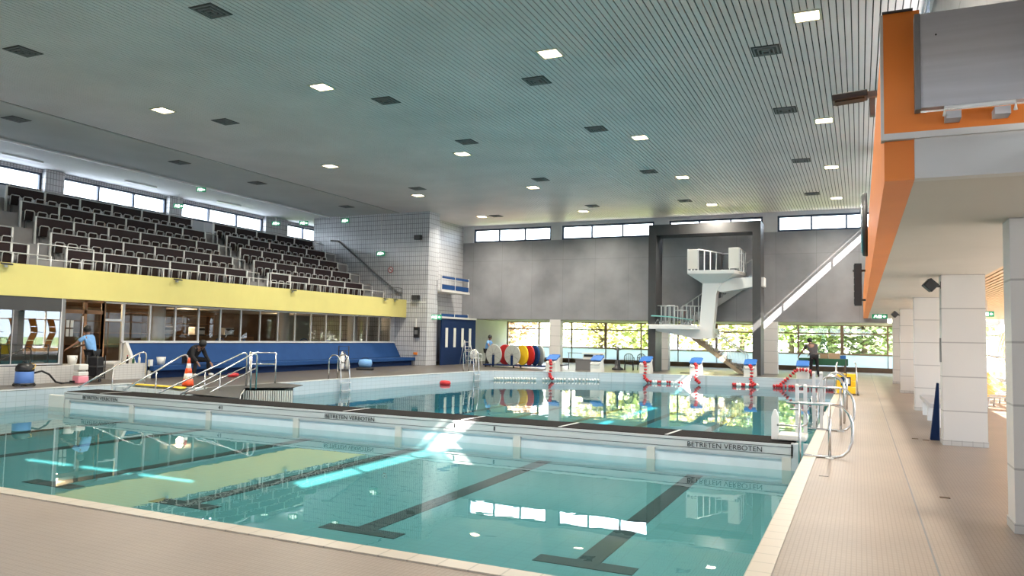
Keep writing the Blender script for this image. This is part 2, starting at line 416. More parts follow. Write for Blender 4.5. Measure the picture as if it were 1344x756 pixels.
# lower back zone: columns, soffit, glazing
WL = [(-21.6, -20.95)] + [(WB[k][1], WB[k + 1][0]) for k in range(3)] + [(1.24, 1.9)]
for k, (a, c) in enumerate(WL[1:4]):
    b = MB(); b.box(a, c, 40.0, 40.45, 0, 2.6); struct(b.build('column', 'pillar'))
b = MB(); b.box(-21.6, -21.2, 39.3, 40.5, 0, 2.6); struct(b.build('wall_left_return', 'plaster'))
wall('ceiling_back_recess', 'soffit', (-21.6, 6, 40.351, 46.6, 2.6, 2.8))
wall('wall_back_parapet', 'frost', (-21.6, 6, 46.58, 46.585, 0.26, 0.93))
b = MB()
for k in range(13): b.box(-21.62 + 2.3 * k, -21.56 + 2.3 * k, 46.5, 46.6, 0.26, 0.93)
struct(b.build('trim_13', 'plaster_cool'))
wall('baseboard_back', 'wood_dark', (-21.6, 6, 46.46, 46.7, 0, 0.26))
ms = [-21.6 + 2.3 * k for k in range(13)]
for k in range(4):
    a0 = -21.6 + 6.9 * k
    window('x', a0, a0 + 6.9, 46.55, 0.93, 2.62, 3, frame='brownframe', fw=0.08, transoms=(2.12,), thin=0.045)
wall('wall_recess_left', 'plaster', (-21.9, -21.6, 40.3, 46.7, 0, 2.8))
# left: tile block, side walls
wall('wall_tile_block', 'tilewall_y', (-28.2, -20.6, 34.3, 34.62, 0, ZC))
wall('wall_tile_block_side', 'tilewall_x', (-20.92, -20.58, 34.31, 35.35, 0, ZC))
wall('wall_left_back', 'tilewall_x', (-21.9, -21.6, 35.3, 40.0, 2.5, ZC))
wall('wall_stair_back', 'tilewall_y', (-28.2, -20.6, 35.0, 35.34, 0, ZC))
LWY = [(2.2, 7.6), (8.4, 13.3), (14.5, 20.04), (20.86, 26.22), (26.99, 32.8), (34.6, 39.6)]
wall('wall_left', 'plaster_cool', (-30.9, -30.6, 1.6, 40.4, 0, 7.17))
b = MB(); ee = [1.6] + [q for w in LWY for q in w] + [40.4]
for k in range(0, len(ee), 2): b.box(-30.75, -30.35, ee[k], ee[k + 1], 7.17, ZC)
b.box(-30.9, -30.6, 1.6, 40.4, 7.95, ZC)
struct(b.build('wall_left_top', 'tilewall_x'))
for a0, a1 in LWY: window('y', a0, a1, -30.66, 7.17, 7.95, 3, fw=0.09, thin=0.04)
wall('wall_left_far', 'plaster_cool', (-30.9, -28.2, 40.0, 40.3, 0, ZC))
wall('wall_left_far_inner', 'plaster_cool', (-28.2, -21.6, 39.98, 40.3, 0, ZC))
# front (behind the camera)
wall('wall_front', 'concrete', (-30.9, 1.2, 2.0, 2.3, 3.35, ZS))
WFf = [(-21.2, -16.2), (-15.5, -10.4), (-9.7, -5.0), (-4.3, -0.2)]
b = MB(); e = [-30.9] + [q for w in WFf for q in w] + [1.2]
for k in range(0, len(e), 2): b.box(e[k], e[k + 1], 2.2, 2.3, ZS, ZC)
b.box(-30.9, 1.2, 2.2, 2.3, ZT, ZC)
struct(b.build('wall_front_top', 'plaster_cool'))
for a0, a1 in WFf: window('x', a0, a1, 2.25, 7.5, ZT, 3, fw=0.04, thin=0.03)
b = MB()
for a0, a1 in WFf: b.box(a0, a1, 2.2, 2.3, ZS, 7.5)
struct(b.build('wall_front_sill', 'concrete'))
wall('ceiling_front_recess', 'soffit', (-30.9, 6, -5.1, 2.3, 3.35, 3.5))
wall('wall_front_light_stop', 'plaster_cool', (-30.9, 6, -5.2, -5.0, 0, 2.3))  # unseen wall, built up high so less daylight reaches the near deck
for k in range(4): window('x', -30.9 + 9.2 * k, -30.9 + 9.2 * (k + 1), -5.1, 2.3, 3.35, 4, frame='brownframe', thin=0.045)
wall('wall_front_left', 'plaster', (-30.9, -30.6, -5.1, 2.3, 0, 3.5))
# right side: upper wall with a narrow strip of windows, gallery slab
XU = 1.2
b = MB(); b.box(XU, XU + 0.06, 1.3, 40.3, 3.1, 7.52)
struct(b.build('wall_right_upper', 'concrete_x'))
WR = [(2.6, 7.6), (8.7, 14.0), (15.3, 20.7), (21.9, 27.2), (28.5, 33.8), (35.0, 39.9)]
e = [1.3] + [q for w in WR for q in w] + [40.3]
b = MB()
for k in range(0, len(e), 2): b.box(XU, XU + 0.3, e[k], e[k + 1], 7.52, ZC)
b.box(XU, XU + 0.06, 1.3, 40.3, 7.98, ZC)
struct(b.build('wall_right_top', 'plaster_cool'))
for a0, a1 in WR: window('y', a0, a1, XU + 0.03, 7.52, 7.98, 3, fw=0.03, thin=0.03, depth=0.05)
wall('ceiling_gallery', 'soffit', (0.361, 1.9, 6.051, 40.0, 2.8, 3.05))
wall('wall_gallery_end', 'plaster', (0.36, 6, 5.93, 6.05, 2.8, 3.12))
# the near end of the gallery in front of the right wall
PY = [8.04, 14.4, 21.4, 28.6, 35.0]
for y in PY:
    b = MB(); b.mi(0).box(1.24, 1.86, y, y + 0.36, 0, 2.8)
    b.mi(1).box(1.235, 1.2401, y + .002, y + 0.358, 0, 2.8); b.box(1.86, 1.865, y + .002, y + 0.358, 0, 2.8)
    struct(b.build('pillar', ['pillar', 'pillar_x']))
    b = MB(); b.box(1.225, 1.875, y - 0.012, y + 0.372, 0, 0.09); struct(b.build('baseboard_pillar', 'plinth_y'))
b = MB()
for k in range(38): b.box(1.9 + k * 0.1, 1.9 + k * 0.1 + 0.065, 6.05, 40.0, 2.80, 2.83)
b2 = struct(b.build('ceiling_right_slats', 'wood_slat'))
wall('ceiling_right', 'plaster', (1.9, 6, 6.0, 40.2, 2.86, 3.05))
wall('wall_right_parapet', 'white', (5.6, 5.8, 6.4, 46.7, 0, 0.12))
wall('wall_right_light_stop', 'plaster', (5.6, 5.8, -5.1, 6.4, 0, 3.4))  # unseen solid stretch instead of glazing, added to dim the near deck
for k in range(7):
    window('y', 6.4 + 5.75 * k, 6.4 + 5.75 * (k + 1), 5.7, 0.12, 2.86, 3, frame='offwhite', fw=0.08, transoms=(2.1,), thin=0.04, gl='glass_right')
wall('ceiling_right_front', 'plaster', (1.2, 6, 2.31, 5.92, 2.86, 3.05))
# ceiling
b = MB()
x = -22.45
while x < XU - 0.02:
    b.box(x, x + 0.108, 2.2, 40.03, ZC, ZC + 0.02); x += 0.13
struct(b.build('ceiling', 'slat'))
wall('ceiling_void', 'slat_gap', (-22.5, XU + .06, 2.2, 40.3, ZC + 0.07, ZC + 0.3))
wall('ceiling_flat', 'ceil_flat', (-27.0, -22.6, 2.2, 40.3, ZC, ZC + 0.3))
wall('ceiling_left', 'ceil_light', (-30.9, -27.06, 2.2, 40.3, ZC - 0.02, ZC + 0.3))
wall('trim_6', 'black', (-22.6, -22.5, 2.2, 40.0, ZC + 0.03, ZC + 0.3))
wall('trim_7', 'white', (-27.10, -27.06, 1.6, 34.3, ZC - 0.06, ZC), (-27.0, -26.94, 1.6, 34.3, ZC - 0.012, ZC + 0.02))
# yellow balcony front
b = MB(); b.box(-22.0, -21.85, 1.6, 34.28, 2.5, 3.43)
struct(b.build('wall_balcony_front', 'yellow'))
wall('ceiling_cafe', 'plaster', (-30.6, -21.95, 1.6, 34.3, 2.52, 2.7))
# orange gallery beam
b = MB(); b.box(0.17, 0.36, 5.97, 40.0, 2.8, 4.0)
struct(b.build('wall_gallery_beam', 'orange'))
b = MB()
b.box(0.15, 0.175, 5.93, 5.99, 3.08, 4.0); b.box(0.15, 1.19, 5.90, 5.95, 3.08, 3.125)
struct(b.build('trim_8', 'plaster'))
b = MB(); b.box(0.17, 0.40, 5.925, 5.972, 3.125, 4.0); b.box(0.40, 1.19, 5.925, 5.972, 3.125, 3.26)
struct(b.build('trim_9', 'orange'))
b = MB(); b.box(0.165, 0.36, 5.91, 5.98, 4.0, 4.015); struct(b.build('trim_10', 'darkgrey'))
# gallery floor
wall('floor_gallery', 'tier', (0.36, 1.2, 6.05, 40, 3.05, 3.12))

# ------------------------------------------------------------------ sky, sun, daylight
w = bpy.data.worlds.new('world'); sc.world = w; w.use_nodes = True
bg = w.node_tree.nodes['Background']; bg.inputs[0].default_value = (0.80, 0.90, 1.0, 1); bg.inputs[1].default_value = 2.2
sun = bpy.data.lights.new('sun', 'SUN'); sun.energy = 13; sun.angle = 0.009; sun.color = (1.0, 0.93, 0.82)
so = bpy.data.objects.new('sun', sun); COL.objects.link(so)
so.rotation_euler = Vector((-1.05, 0.75, -1.0)).to_track_quat('-Z', 'Y').to_euler()
def portal(c, nrm, sx, sy):
    l = bpy.data.lights.new('window_portal', 'AREA'); l.shape = 'RECTANGLE'; l.size = sx; l.size_y = sy
    l.cycles.is_portal = True
    o = bpy.data.objects.new('window_portal', l); COL.objects.link(o); o.location = c
    o.rotation_euler = Vector(nrm).to_track_quat('-Z', 'Z' if abs(nrm[2]) < .5 else 'Y').to_euler()
portal((-9.9, 40.3, 7.52), (0, -1, 0), 22, 0.85)
portal((-30.85, 20.8, 7.56), (1, 0, 0), 37, 0.8)
portal((1.45, 21, 7.75), (-1, 0, 0), 38, 0.46)
portal((-10.4, 2.1, 7.72), (0, 1, 0), 22, 0.44)
portal((5.85, 26.5, 1.5), (-1, 0, 0), 40.2, 2.75)
portal((-7.8, 46.65, 1.77), (0, -1, 0), 27.6, 1.7)
portal((-12.4, -5.18, 2.82), (0, 1, 0), 36, 1.05)
sc.view_settings.view_transform = 'Standard'; sc.view_settings.look = 'None'
sc.view_settings.gamma = 1; sc.view_settings.use_curve_mapping = False
sc.view_settings.exposure = 2.55
try:
    sc.cycles.use_denoising = True; sc.cycles.denoiser = 'OPENIMAGEDENOISE'
    sc.cycles.max_bounces = 10; sc.cycles.diffuse_bounces = 5; sc.cycles.glossy_bounces = 5; sc.cycles.transparent_max_bounces = 16
    sc.cycles.caustics_reflective = False; sc.cycles.caustics_refractive = False
    sc.cycles.sample_clamp_indirect = 8
except Exception: pass
# ------------------------------------------------------------------ grandstand
XT, FT, TT = [-23.3 - 0.82 * k for k in range(6)], [3.15 + 0.575 * k for k in range(6)], None
prof = [(-22.0, 2.72), (-22.0, 3.15)]
for k in range(5):
    prof += [(XT[k] - 0.06, FT[k]), (XT[k] - 0.06, FT[k] + 0.575)]
prof += [(-30.6, FT[4] + 0.575), (-30.6, 2.72)]
b = MB(); b.prism(prof, 1.6, 34.3, 'y'); struct(b.build('floor_tiers', 'tier'))
ORD = ['first', 'second', 'third', 'fourth', 'fifth', 'sixth', 'seventh', 'eighth', 'ninth', 'tenth', 'eleventh', 'twelfth', 'thirteenth', 'fourteenth', 'fifteenth', 'sixteenth', 'seventeenth', 'eighteenth', 'nineteenth']
ROW = ['front', 'second', 'third', 'fourth', 'top']
def make_seat():
    t = thing('tip_up_seat', 'x', 'seat')
    b = MB(); b.cbox((0.0, 0, 0.51), (0.05, 0.30, 0.31), ry=0.12); b.build('seat', 'seat', t, bevel=0.015)
    b = MB(); h = 0.165; zt, zb = 0.69, 0.34
    b.tube([(0.05, -h, zb), (0.075, -h, zt - 0.04), (0.075, -h + 0.04, zt), (0.075, h - 0.04, zt), (0.075, h, zt - 0.04), (0.05, h, zb)], 0.017, 6)
    b.build('seat_frame', 'alu', t)
    b = MB(); b.cbox((-0.06, 0, 0.40), (0.12, 0.05, 0.05)); b.cbox((-0.11, 0, 0.22), (0.05, 0.06, 0.44)); b.build('bracket', 'grey', t)
    return t
seat0 = make_seat(); index(seat0)
used = [False]
def backrest_row(k, y0, y1, block):
    T = 1.0
    t = thing('backrest_row', 'long brown backrest panels on white posts, %s row of the %s seat block' % (ROW[k], block), 'backrest', (XT[k], 0, FT[k]), group='backrest rows of the grandstand')
    step = 1.35
    ys = [y0]
    while ys[-1] + step < y1 - 0.3: ys.append(ys[-1] + step)
    ys.append(y1)
    for i in range(len(ys) - 1):
        b = MB(); b.box(-0.02, 0.01, ys[i] + 0.03, ys[i + 1] - 0.03, T - 0.33, T - 0.02); b.build('backrest_panel', 'seatback', t)
    for y in ys:
        b = MB(); b.box(-0.02, 0.045, y - 0.03, y + 0.03, -0.01, T + 0.0); b.build('post', 'white', t)
    b = MB(); b.tube([(0, y0, T), (0, y1, T)], 0.02, 6); b.build('top_rail', 'alu', t)
blocks = [('left', 11.74, 14.95, {0: 12.8, 1: 13.3, 2: 13.9, 3: 14.4}), ('centre', 16.2, 24.15, {}), ('right', 25.4, 32.3, {})]
for name, y0, y1, lim in blocks:
    for k in range(5):
        if name == 'left' and k > 3: continue
        backrest_row(k, y0, y1, name)
        n = round((y1 - y0) / 0.45)
        vis = [j for j in range(n) if y0 + 0.45 * (j + .5) > lim.get(k, 0)]
        for q, j in enumerate(vis):
            y = y0 + (y1 - y0) * (j + .5) / n
            if name == 'left': lab = 'folded brown tip-up seat, %s from the aisle in %s row of the left seat block' % (ORD[len(vis) - 1 - q], ROW[k])
            else: lab = 'folded brown tip-up seat, %s from the left in %s row of the %s block' % (ORD[q], ROW[k], name)
            if not used[0]:
                seat0.location = (XT[k] + 0.1, y, FT[k]); seat0['label'] = lab; seat0['group'] = 'folded tip-up seats of the grandstand'; used[0] = True
            else: copy_tree(seat0, (XT[k] + 0.1, y, FT[k]), label=lab, group='folded tip-up seats of the grandstand')
# railings on the balcony edge
def railing(name, label, pts, rails, posts, m='alu', r=0.018, pr=0.022, cat='railing', group=None, panel=None, pm='glass'):
    """pts: polyline of foot points (x,y,z); rails: heights; posts: fractions along the line"""
    o = thing(name, label, cat, pts[0], group=group); o0 = Vector(pts[0])
    P = [Vector(p) - o0 for p in pts]
    seg = [(P[i + 1] - P[i]).length for i in range(len(P) - 1)]; L = sum(seg)
    def at(s):
        d = s * L
        for i, l in enumerate(seg):
            if d <= l + 1e-6: return P[i].lerp(P[i + 1], min(1, d / l))
            d -= l
        return P[-1]
    for h in rails:
        b = MB(); b.tube([p + Vector((0, 0, h)) for p in P], r, 8); b.build('rail', m, o)
    for s in posts:
        p = at(s); b = MB(); b.tube([p, p + Vector((0, 0, max(rails)))], pr, 8); b.build('post', m, o)
    return o
yy = [9.2, 14.0]
railing('guard_rail', 'low white guard rail on the yellow balcony, left of the left aisle', [(-22.1, 9.2, 3.15), (-22.1, 14.9, 3.15)], [0.6], [i / 5 for i in range(6)], group='guard rails on the balcony edge')
railing('guard_rail', 'low white guard rail on the yellow balcony before the centre seat block', [(-22.1, 15.9, 3.15), (-22.1, 24.1, 3.15)], [0.6], [i / 8 for i in range(9)], group='guard rails on the balcony edge')
railing('guard_rail', 'low white guard rail on the yellow balcony before the right seat block', [(-22.1, 25.5, 3.15), (-22.1, 32.5, 3.15)], [0.6], [i / 7 for i in range(8)], group='guard rails on the balcony edge')
railing('guard_gate', 'taller white two-rail barrier closing the left grandstand aisle on the balcony edge', [(-22.12, 14.5, 3.15), (-22.12, 16.3, 3.15)], [0.5, 0.95], [0, .5, 1])
railing('guard_gate', 'taller white two-rail barrier closing the middle grandstand aisle on the balcony edge', [(-22.12, 24.3, 3.15), (-22.12, 25.5, 3.15)], [0.5, 0.9], [0, 1])
railing('guard_gate', 'grey two-rail barrier at the balcony end beside the white tiled wall', [(-22.12, 32.6, 3.15), (-22.12, 34.2, 3.15)], [0.5, 0.9], [0, .5, 1], m='grey')
for k in range(5):
    for y, side in ((16.2, 'left'), (24.15, 'middle'), (32.3, 'right')):
        if side == 'left': continue
        railing('aisle_rail', 'short white rail in the %s aisle at the %s seat row' % (side, ROW[k]), [(XT[k] - .02, y + (.02 if side == 'middle' else .05), FT[k]), (XT[k] - .02, y + (.75 if side == 'middle' else .9), FT[k])], [0.95], [1], group='short rails along the grandstand aisles')
railing('guard_rail', 'thin rail behind the top seat row below the left clerestory windows', [(-27.3, 9, FT[4] + .575), (-27.3, 33.8, FT[4] + .575)], [0.62], [i / 16 for i in range(17)], r=0.014, pr=0.014)
b = MB(); b.tube([(-26.9, 34.2, 6.75), (-26.4, 34.2, 6.72), (-22.4, 34.2, 3.85), (-22.1, 34.2, 3.8)], 0.045, 8)
for x, z in ((-26, 6.44), (-24.2, 5.14), (-22.6, 3.99)): b.tube([(x, 34.2, z), (x, 34.3, z - .05)], 0.02, 6)
tag(b.build('wall_handrail', 'grey'), 'dark grey handrail sloping down the white tiled wall beside the stairs', 'handrail')
# balcony lamps under the front edge of the parapet
for i, (y, d) in enumerate(((13.4, 'above the mirrored kiosk window'), (19.3, 'above the figure in black'), (25.3, 'at the middle of the yellow band'), (32.2, 'close to the right end, inner of two'), (33.1, 'at the far right end, outer of two'))):
    t = thing('spotlight', 'small floodlight on the yellow balcony front, %s' % d, 'spotlight', (-21.82, y, 3.40), group='floodlights on the yellow balcony')
    b = MB(); b.cbox((0.07, 0, -0.02), (0.10, 0.30, 0.035), ry=0.3); b.build('lamp_head', 'darkgrey', t)
    b = MB(); b.cbox((0.02, 0, -0.06), (0.06, 0.08, 0.10)); b.build('bracket', 'alu', t)

# ------------------------------------------------------------------ cafe front, kiosk, plinth, bench
window('y', 17.85, 33.95, -22.6, 1.17, 2.5, 15, frame='alu', fw=0.05, depth=0.07, thin=0.03, gl='glass_dark')
wall('wall_cafe_front', 'navy', (-22.7, -22.62, 17.85, 34.3, 0, 1.17))
wall('wall_cafe_end', 'tilewall_x', (-22.64, -22.56, 33.95, 34.3, 1.17, 2.52))
wall('trim_11', 'alu', (-22.66, -22.50, 17.8, 34.3, 1.145, 1.185))
wall('wall_cafe_back', 'wood_dark', (-30.6, -30.4, 5, 34.3, 0, 2.6))
wall('wall_cafe_left', 'wood_dark', (-30.6, -22.7, 15.0, 15.15, 0, 2.52))
t = thing('bench', 'long blue built-in bench with sloping backrest below the cafe windows', 'bench', (-22, 18.0, 0))
b = MB(); b.prism([(-0.60, 1.13), (-0.53, 1.13), (-0.13, 0.42), (-0.24, 0.36), (-0.60, 0.36)], 0, 16.27, 'y'); b.build('backrest', 'blue', t)
b = MB(); b.box(-0.6, 0.80, 0, 16.27, 0.25, 0.41); b.build('seat', 'blue', t, bevel=0.015)
b = MB(); b.box(-0.55, 0.62, 0.05, 16.2, 0, 0.25); b.build('base', 'navy', t)
b = MB(); b.prism([(-22.62, 1.17), (-22.45, 1.17), (-22.0, 0.45), (-21.95, 0.0), (-22.62, 0.0)], 17.88, 17.99, 'y')
struct(b.build('wall_bench_end', 'plaster'))
b = MB(); b.mi(0).box(-21.7, -21.5, 5, 15.95, 0, 0.5); b.box(-22.6, -21.7, 15.3, 15.95, 0, 0.5); struct(b.build('wall_kiosk_plinth', 'plinth'))
b = MB(); b.box(-22.6, -21.5, 16.75, 17.98, 0, 0.5); struct(b.build('wall_door_plinth', 'plinth'))
window('y', 4.0, 9.4, -21.9, 0.52, 2.5, 3, frame='alu', fw=0.04, depth=0.05, thin=0.01, gl='glass_mirror')
window('y', 9.4, 15.2, -21.9, 0.52, 2.5, 4, frame='alu', fw=0.04, depth=0.05, thin=0.006, gl='glass_mirror')
wall('wall_kiosk_reflection', 'darkgrey', (-21.885, -21.87, 4, 15.17, 2.10, 2.5))  # dark strip painted in for the soffit's reflection in the kiosk glass
wall('wall_kiosk_inner', 'navy', (-22.9, -22.8, 4, 15.0, 0, 2.5))
wall('wall_kiosk_end', 'grey', (-22.6, -21.88, 15.2, 15.3, 0.5, 2.5))
# door and side window in a timber frame
b = MB()
for y in (15.34, 16.42, 17.08): b.box(-22.66, -22.56, y, y + 0.09, 0 if y < 17 else .5, 2.5)
b.box(-22.66, -22.56, 15.43, 17.08, 2.08, 2.2); b.box(-22.66, -22.56, 15.43, 17.08, 2.44, 2.52)
d1 = struct(b.build('door_1', 'wood'))
b = MB(); b.box(-22.63, -22.60, 15.43, 16.42, 0.02, 2.44); b.build('pane', 'glass_dark', d1)
b = MB(); b.box(-22.63, -22.60, 16.51, 17.08, 0.02, 2.44); b.build('pane', 'glass_dark', d1)
b = MB(); b.box(-22.60, -22.56, 16.36, 16.40, 0.4, 2.0); b.build('door_post', 'alu', d1)
b = MB(); b.box(-22.56, -22.545, 15.42, 15.62, 1.18, 1.42); tag(b.build('door_notice', 'orange'), 'small orange notice on the left edge of the cafe door', 'sign')
for q in range(4):
    b = MB(); b.box(-22.60, -22.59, 15.85 + .14 * (q % 2), 15.95 + .14 * (q % 2), 1.35 + .28 * (q // 2), 1.58 + .28 * (q // 2))
    tag(b.build('paper_notice', 'offwhite'), '%s white paper notice in the cafe door glass, %s side' % (('lower', 'upper')[q // 2], ('left', 'right')[q % 2]), 'notice', 'paper notices in the cafe door')
window('y', 17.08, 17.85, -22.6, 0.5, 2.5, 1, frame='alu', fw=0.05, depth=0.08, gl='glass_dark', transoms=(1.9,))
# inside the cafe
for y, d in ((20.91, 'left'), (27.91, 'middle'), (33.2, 'right')):
    b = MB(); b.lathe([(0.25, 0), (0.25, 2.52)], (-24.5, y, 0), 24); struct(b.build('column', 'white'))
t = thing('cafe_counter', 'wood fronted counter seen through the cafe windows', 'counter', (-26.5, 22.5, 0))
b = MB(); b.box(-0.4, 0.4, 0, 5.2, 0, 1.36); b.build('body', 'wood', t)
b = MB(); b.box(-0.45, 0.48, -0.05, 5.25, 1.36, 1.41); b.build('worktop', 'wood_dark', t)
t = thing('wall_shelf', 'dark shelf unit with jars behind the cafe counter', 'shelf', (-30.2, 21, 0))
b = MB(); b.box(-0.15, 0.15, 0, 8, 0, 0.1)
for z in (0.9, 1.4, 1.9, 2.3): b.box(-0.15, 0.2, 0, 8, z, z + 0.03)
for y in (0, 2, 4, 6, 8): b.box(-0.15, 0.2, y - .02, y + .02, 0, 2.33)
b.build('frame', 'wood', t)
for i, (y, m) in enumerate(((22.9, 'steel_matt'), (24.6, 'offwhite'), (26.3, 'steel_matt'))):
    t = thing('coffee_machine', '%s machine on the cafe counter' % ('small steel', 'white', 'large steel')[i], 'machine', (-26.45, y, 1.41))
    b = MB(); b.box(-0.2, 0.2, -0.28, 0.28, 0, 0.34); b.build('body', m, t, bevel=0.02)
    b = MB(); b.box(0.2, 0.27, -0.2, 0.2, 0.2, 0.3); b.box(0.2, 0.26, -0.2, 0.2, 0, 0.03); b.build('tap', 'darkgrey', t)
def chair(name, label, loc, rz, m, fm, group, h=0.45, cat='chair', H=0.85):
    t = thing(name, label, cat, loc, rz, group)
    b = MB(); b.box(-0.22, 0.22, -0.22, 0.22, h - 0.03, h); b.build('seat', m, t, bevel=0.01)
    b = MB()
    n = 7; top = [(-0.22 * cos(PI * i / 10) , 0.22, H - 0.18 + 0.18 * sin(PI * i / 10)) for i in range(11)]
    b.tube([(-0.22, 0.21, h)] + top + [(0.22, 0.21, h)], 0.018, 6)
    for i in range(1, n):
        x = -0.22 + 0.44 * i / n; zt = H - 0.18 + 0.18 * math.sqrt(max(0, 1 - (x / 0.22) ** 2)); b.tube([(x, 0.215, h), (x, 0.22, zt)], 0.011, 5)
    b.build('backrest', m, t)
    for sx in (-1, 1):
        b = MB(); b.tube([(sx * 0.22, 0.2, h + 0.2), (sx * 0.25, -0.15, h + 0.2), (sx * 0.25, -0.2, h)], 0.016, 6); b.build('armrest', fm, t)
        for sy in (-1, 1):
            b = MB(); b.tube([(sx * 0.19, sy * 0.19, h), (sx * 0.22, sy * 0.23, 0.0)], 0.018, 6); b.build('leg', fm, t)
    return t
for i, (x, y, r) in enumerate(((-24.2, 23.6, 0.3), (-24.0, 25.2, 2.6), (-24.3, 29.3, 1.2), (-24.1, 30.6, 4.0))):
    chair('cafe_chair', 'blue chair inside the cafe, %s from the left' % ORD[i], (x, y, 0), r, 'bluetop', 'alu', 'blue chairs inside the cafe', H=1.25 if i % 2 else 1.3, h=0.75)
l = bpy.data.lights.new('cafe_lamp', 'POINT'); l.energy = 20; l.color = (1, 0.75, 0.45); l.shadow_soft_size = 0.15
for i, p in enumerate(((-23.6, 16.4, 2.35), (-26.5, 24, 2.3), (-26.5, 30, 2.3))):
    o = bpy.data.objects.new('cafe_lamp', l); COL.objects.link(o); o.location = p
# small things on the plinth
def bucket(label, loc, m='offwhite', r=0.15, h=0.27):
    t = thing('bucket', label, 'bucket', loc)
    b = MB(); b.lathe([(r * .75, 0), (r, h), (r * .93, h), (r * .7, 0.02)], n=18); bd = b.build('body', m, t)
    b = MB(); b.tube([(-r, 0, h - .02), (-r * 1.05, 0.02, h - .1), (0, .06, h - .2), (r * 1.05, 0.02, h - .1), (r, 0, h - .02)], 0.006, 5); b.build('handle', 'grey', bd)
bucket('white bucket on the tiled plinth left of the man in the blue shirt', (-22.08, 15.75, 0.5))
bucket('white bucket on the blue bench left of the person in black', (-21.75, 18.75, 0.41))
def bottle(label, loc, m, h=0.24, cap='red'):
    t = thing('bottle', label, 'bottle', loc)
    b = MB(); b.lathe([(0.04, 0), (0.04, h * .65), (0.014, h * .85), (0.014, h)], n=12); bd = b.build('body', m, t)
    b = MB(); b.lathe([(0.018, h), (0.018, h + .03)], n=10); b.build('cap', cap, bd)
bottle('dark bottle on the plinth at the left end of the blue bench', (-21.65, 17.35, 0.5), 'black')
bottle('small green bottle beside the dark bottle on the plinth', (-21.62, 17.55, 0.5), 'green', 0.2, 'white')
bottle('clear white bottle on the plinth nearest the blue bench', (-21.65, 17.8, 0.5), 'offwhite', 0.26, 'white')
t = thing('cleaner_canister', 'square canister of pink cleaner on the deck beside the plinth', 'canister', (-20.9, 15.2, 0))
b = MB(); b.box(-0.14, 0.14, -0.17, 0.17, 0.0, 0.22); b.build('body', 'pink', t, bevel=0.03)
b = MB(); b.box(-0.13, 0.13, -0.16, 0.16, 0.22, 0.34); b.cbox((0, 0, .36), (.06, .2, .05)); b.build('shoulder', 'offwhite', t, bevel=0.02)
b = MB(); b.box(-21.03, -20.77, 15.05, 15.35, 0.375, 0.56)
tag(b.build('cleaning_pad', 'offwhite', bevel=0.03), 'pale block of cleaning cloths stacked on the pink canister', 'cloth')
b = MB(); b.box(-21.49, -21.38, 18.0, 18.12, 0, 0.62)
tag(b.build('white_post', 'offwhite', bevel=0.01), 'short white post standing at the right end of the tiled plinth', 'post')
# vacuum cleaner
t = thing('vacuum_cleaner', 'blue and black wet vacuum cleaner at the left pool edge', 'vacuum cleaner', (-21.0, 13.6, 0))
b = MB(); b.lathe([(0.20, 0.04), (0.235, 0.08), (0.225, 0.38), (0.215, 0.40)], n=24); b.build('tank', 'vac_blue', t)
b = MB(); b.lathe([(0.225, 0.40), (0.235, 0.44), (0.22, 0.54), (0.15, 0.62), (0.06, 0.63)], n=24); mh = b.build('motor_head', 'black', t)
b = MB(); b.tube([(-0.1, 0, .6), (-0.1, 0, .68), (0.1, 0, .68), (0.1, 0, .6)], 0.015, 6); b.build('handle', 'darkgrey', mh)
b = MB(); b.lathe([(0.26, 0.03), (0.27, 0.05), (0.26, 0.08)], n=24); b.build('bumper', 'black', t)
for k in range(4):
    a = PI / 4 + k * PI / 2; b = MB(); b.lathe([(0.03, -0.015), (0.03, 0.015)], (0.25 * cos(a), 0.25 * sin(a), 0.03), 10, 'x'); b.build('castor', 'black', t)
b = MB(); b.tube([(0.1, 0.2, 0.35), (0.15, 0.38, 0.4), (0.15, 0.6, 0.3), (0.15, 0.8, 0.08), (0.12, 1.0, 0.03), (0.1, 1.05, 0.03)], 0.028, 8); b.build('hose', 'black', t)
b = MB(); b.tube([(0.1, 1.05, 0.03), (0.05, 1.3, 0.035), (0.03, 1.4, 0.04)], 0.022, 8); b.cbox((0.03, 1.5, 0.05), (0.12, 0.3, 0.06)); b.build('nozzle', 'black', t)
b = MB(); b.tube([(0.2, 0.05, .45), (.24, .12, .5), (.18, .18, .58), (0.05, .2, .6), (-.05, .1, .62)], 0.008, 5); b.build('power_cord', 'yellow_plastic', t)
# tile block fittings
def exit_sign(name, label, loc, rz, drop=0.0, w=0.34, h=0.17, group='green exit signs'):
    t = thing(name, label, 'sign', loc, rz, group)
    b = MB(); b.box(-w / 2, w / 2, -0.02, 0.02, -h / 2, h / 2); pn = b.build('panel', 'sign_green', t)
    b = MB(); b.box(-w * .1, w * .12, -0.024, -0.0202, -h * .32, h * .32); b.box(w * .22, w * .40, -0.024, -.0202, -h * .12, h * .12)
    b.prism([(w * .2, 0), (w * .3, h * .28), (w * .3, -h * .28)], -0.024, -.0202, 'y')
    b.prism([(-w * .40, -h * .3), (-w * .33, -h * .3), (-w * .26, h * .05), (-w * .2, -h * .3), (-w * .14, -h * .3), (-w * .2, h * .3), (-w * .32, h * .3)], -0.024, -.0202, 'y')
    b.build('pictogram', 'sign_white', pn)
    if drop > 0:
        b = MB(); b.tube([(0, 0, h / 2), (0, 0, h / 2 + drop)], 0.012, 6); b.build('hanger', 'offwhite', t)
exit_sign('exit_sign', 'exit sign high on the white tiled wall, left of the hanging one', (-26.0, 34.25, 7.85), 0, 0.15, w=.5, h=.25)
exit_sign('exit_sign', 'exit sign hanging on a long rod before the white tiled wall', (-23.5, 34.15, 5.93), 0, 2.05, w=.5, h=.25)
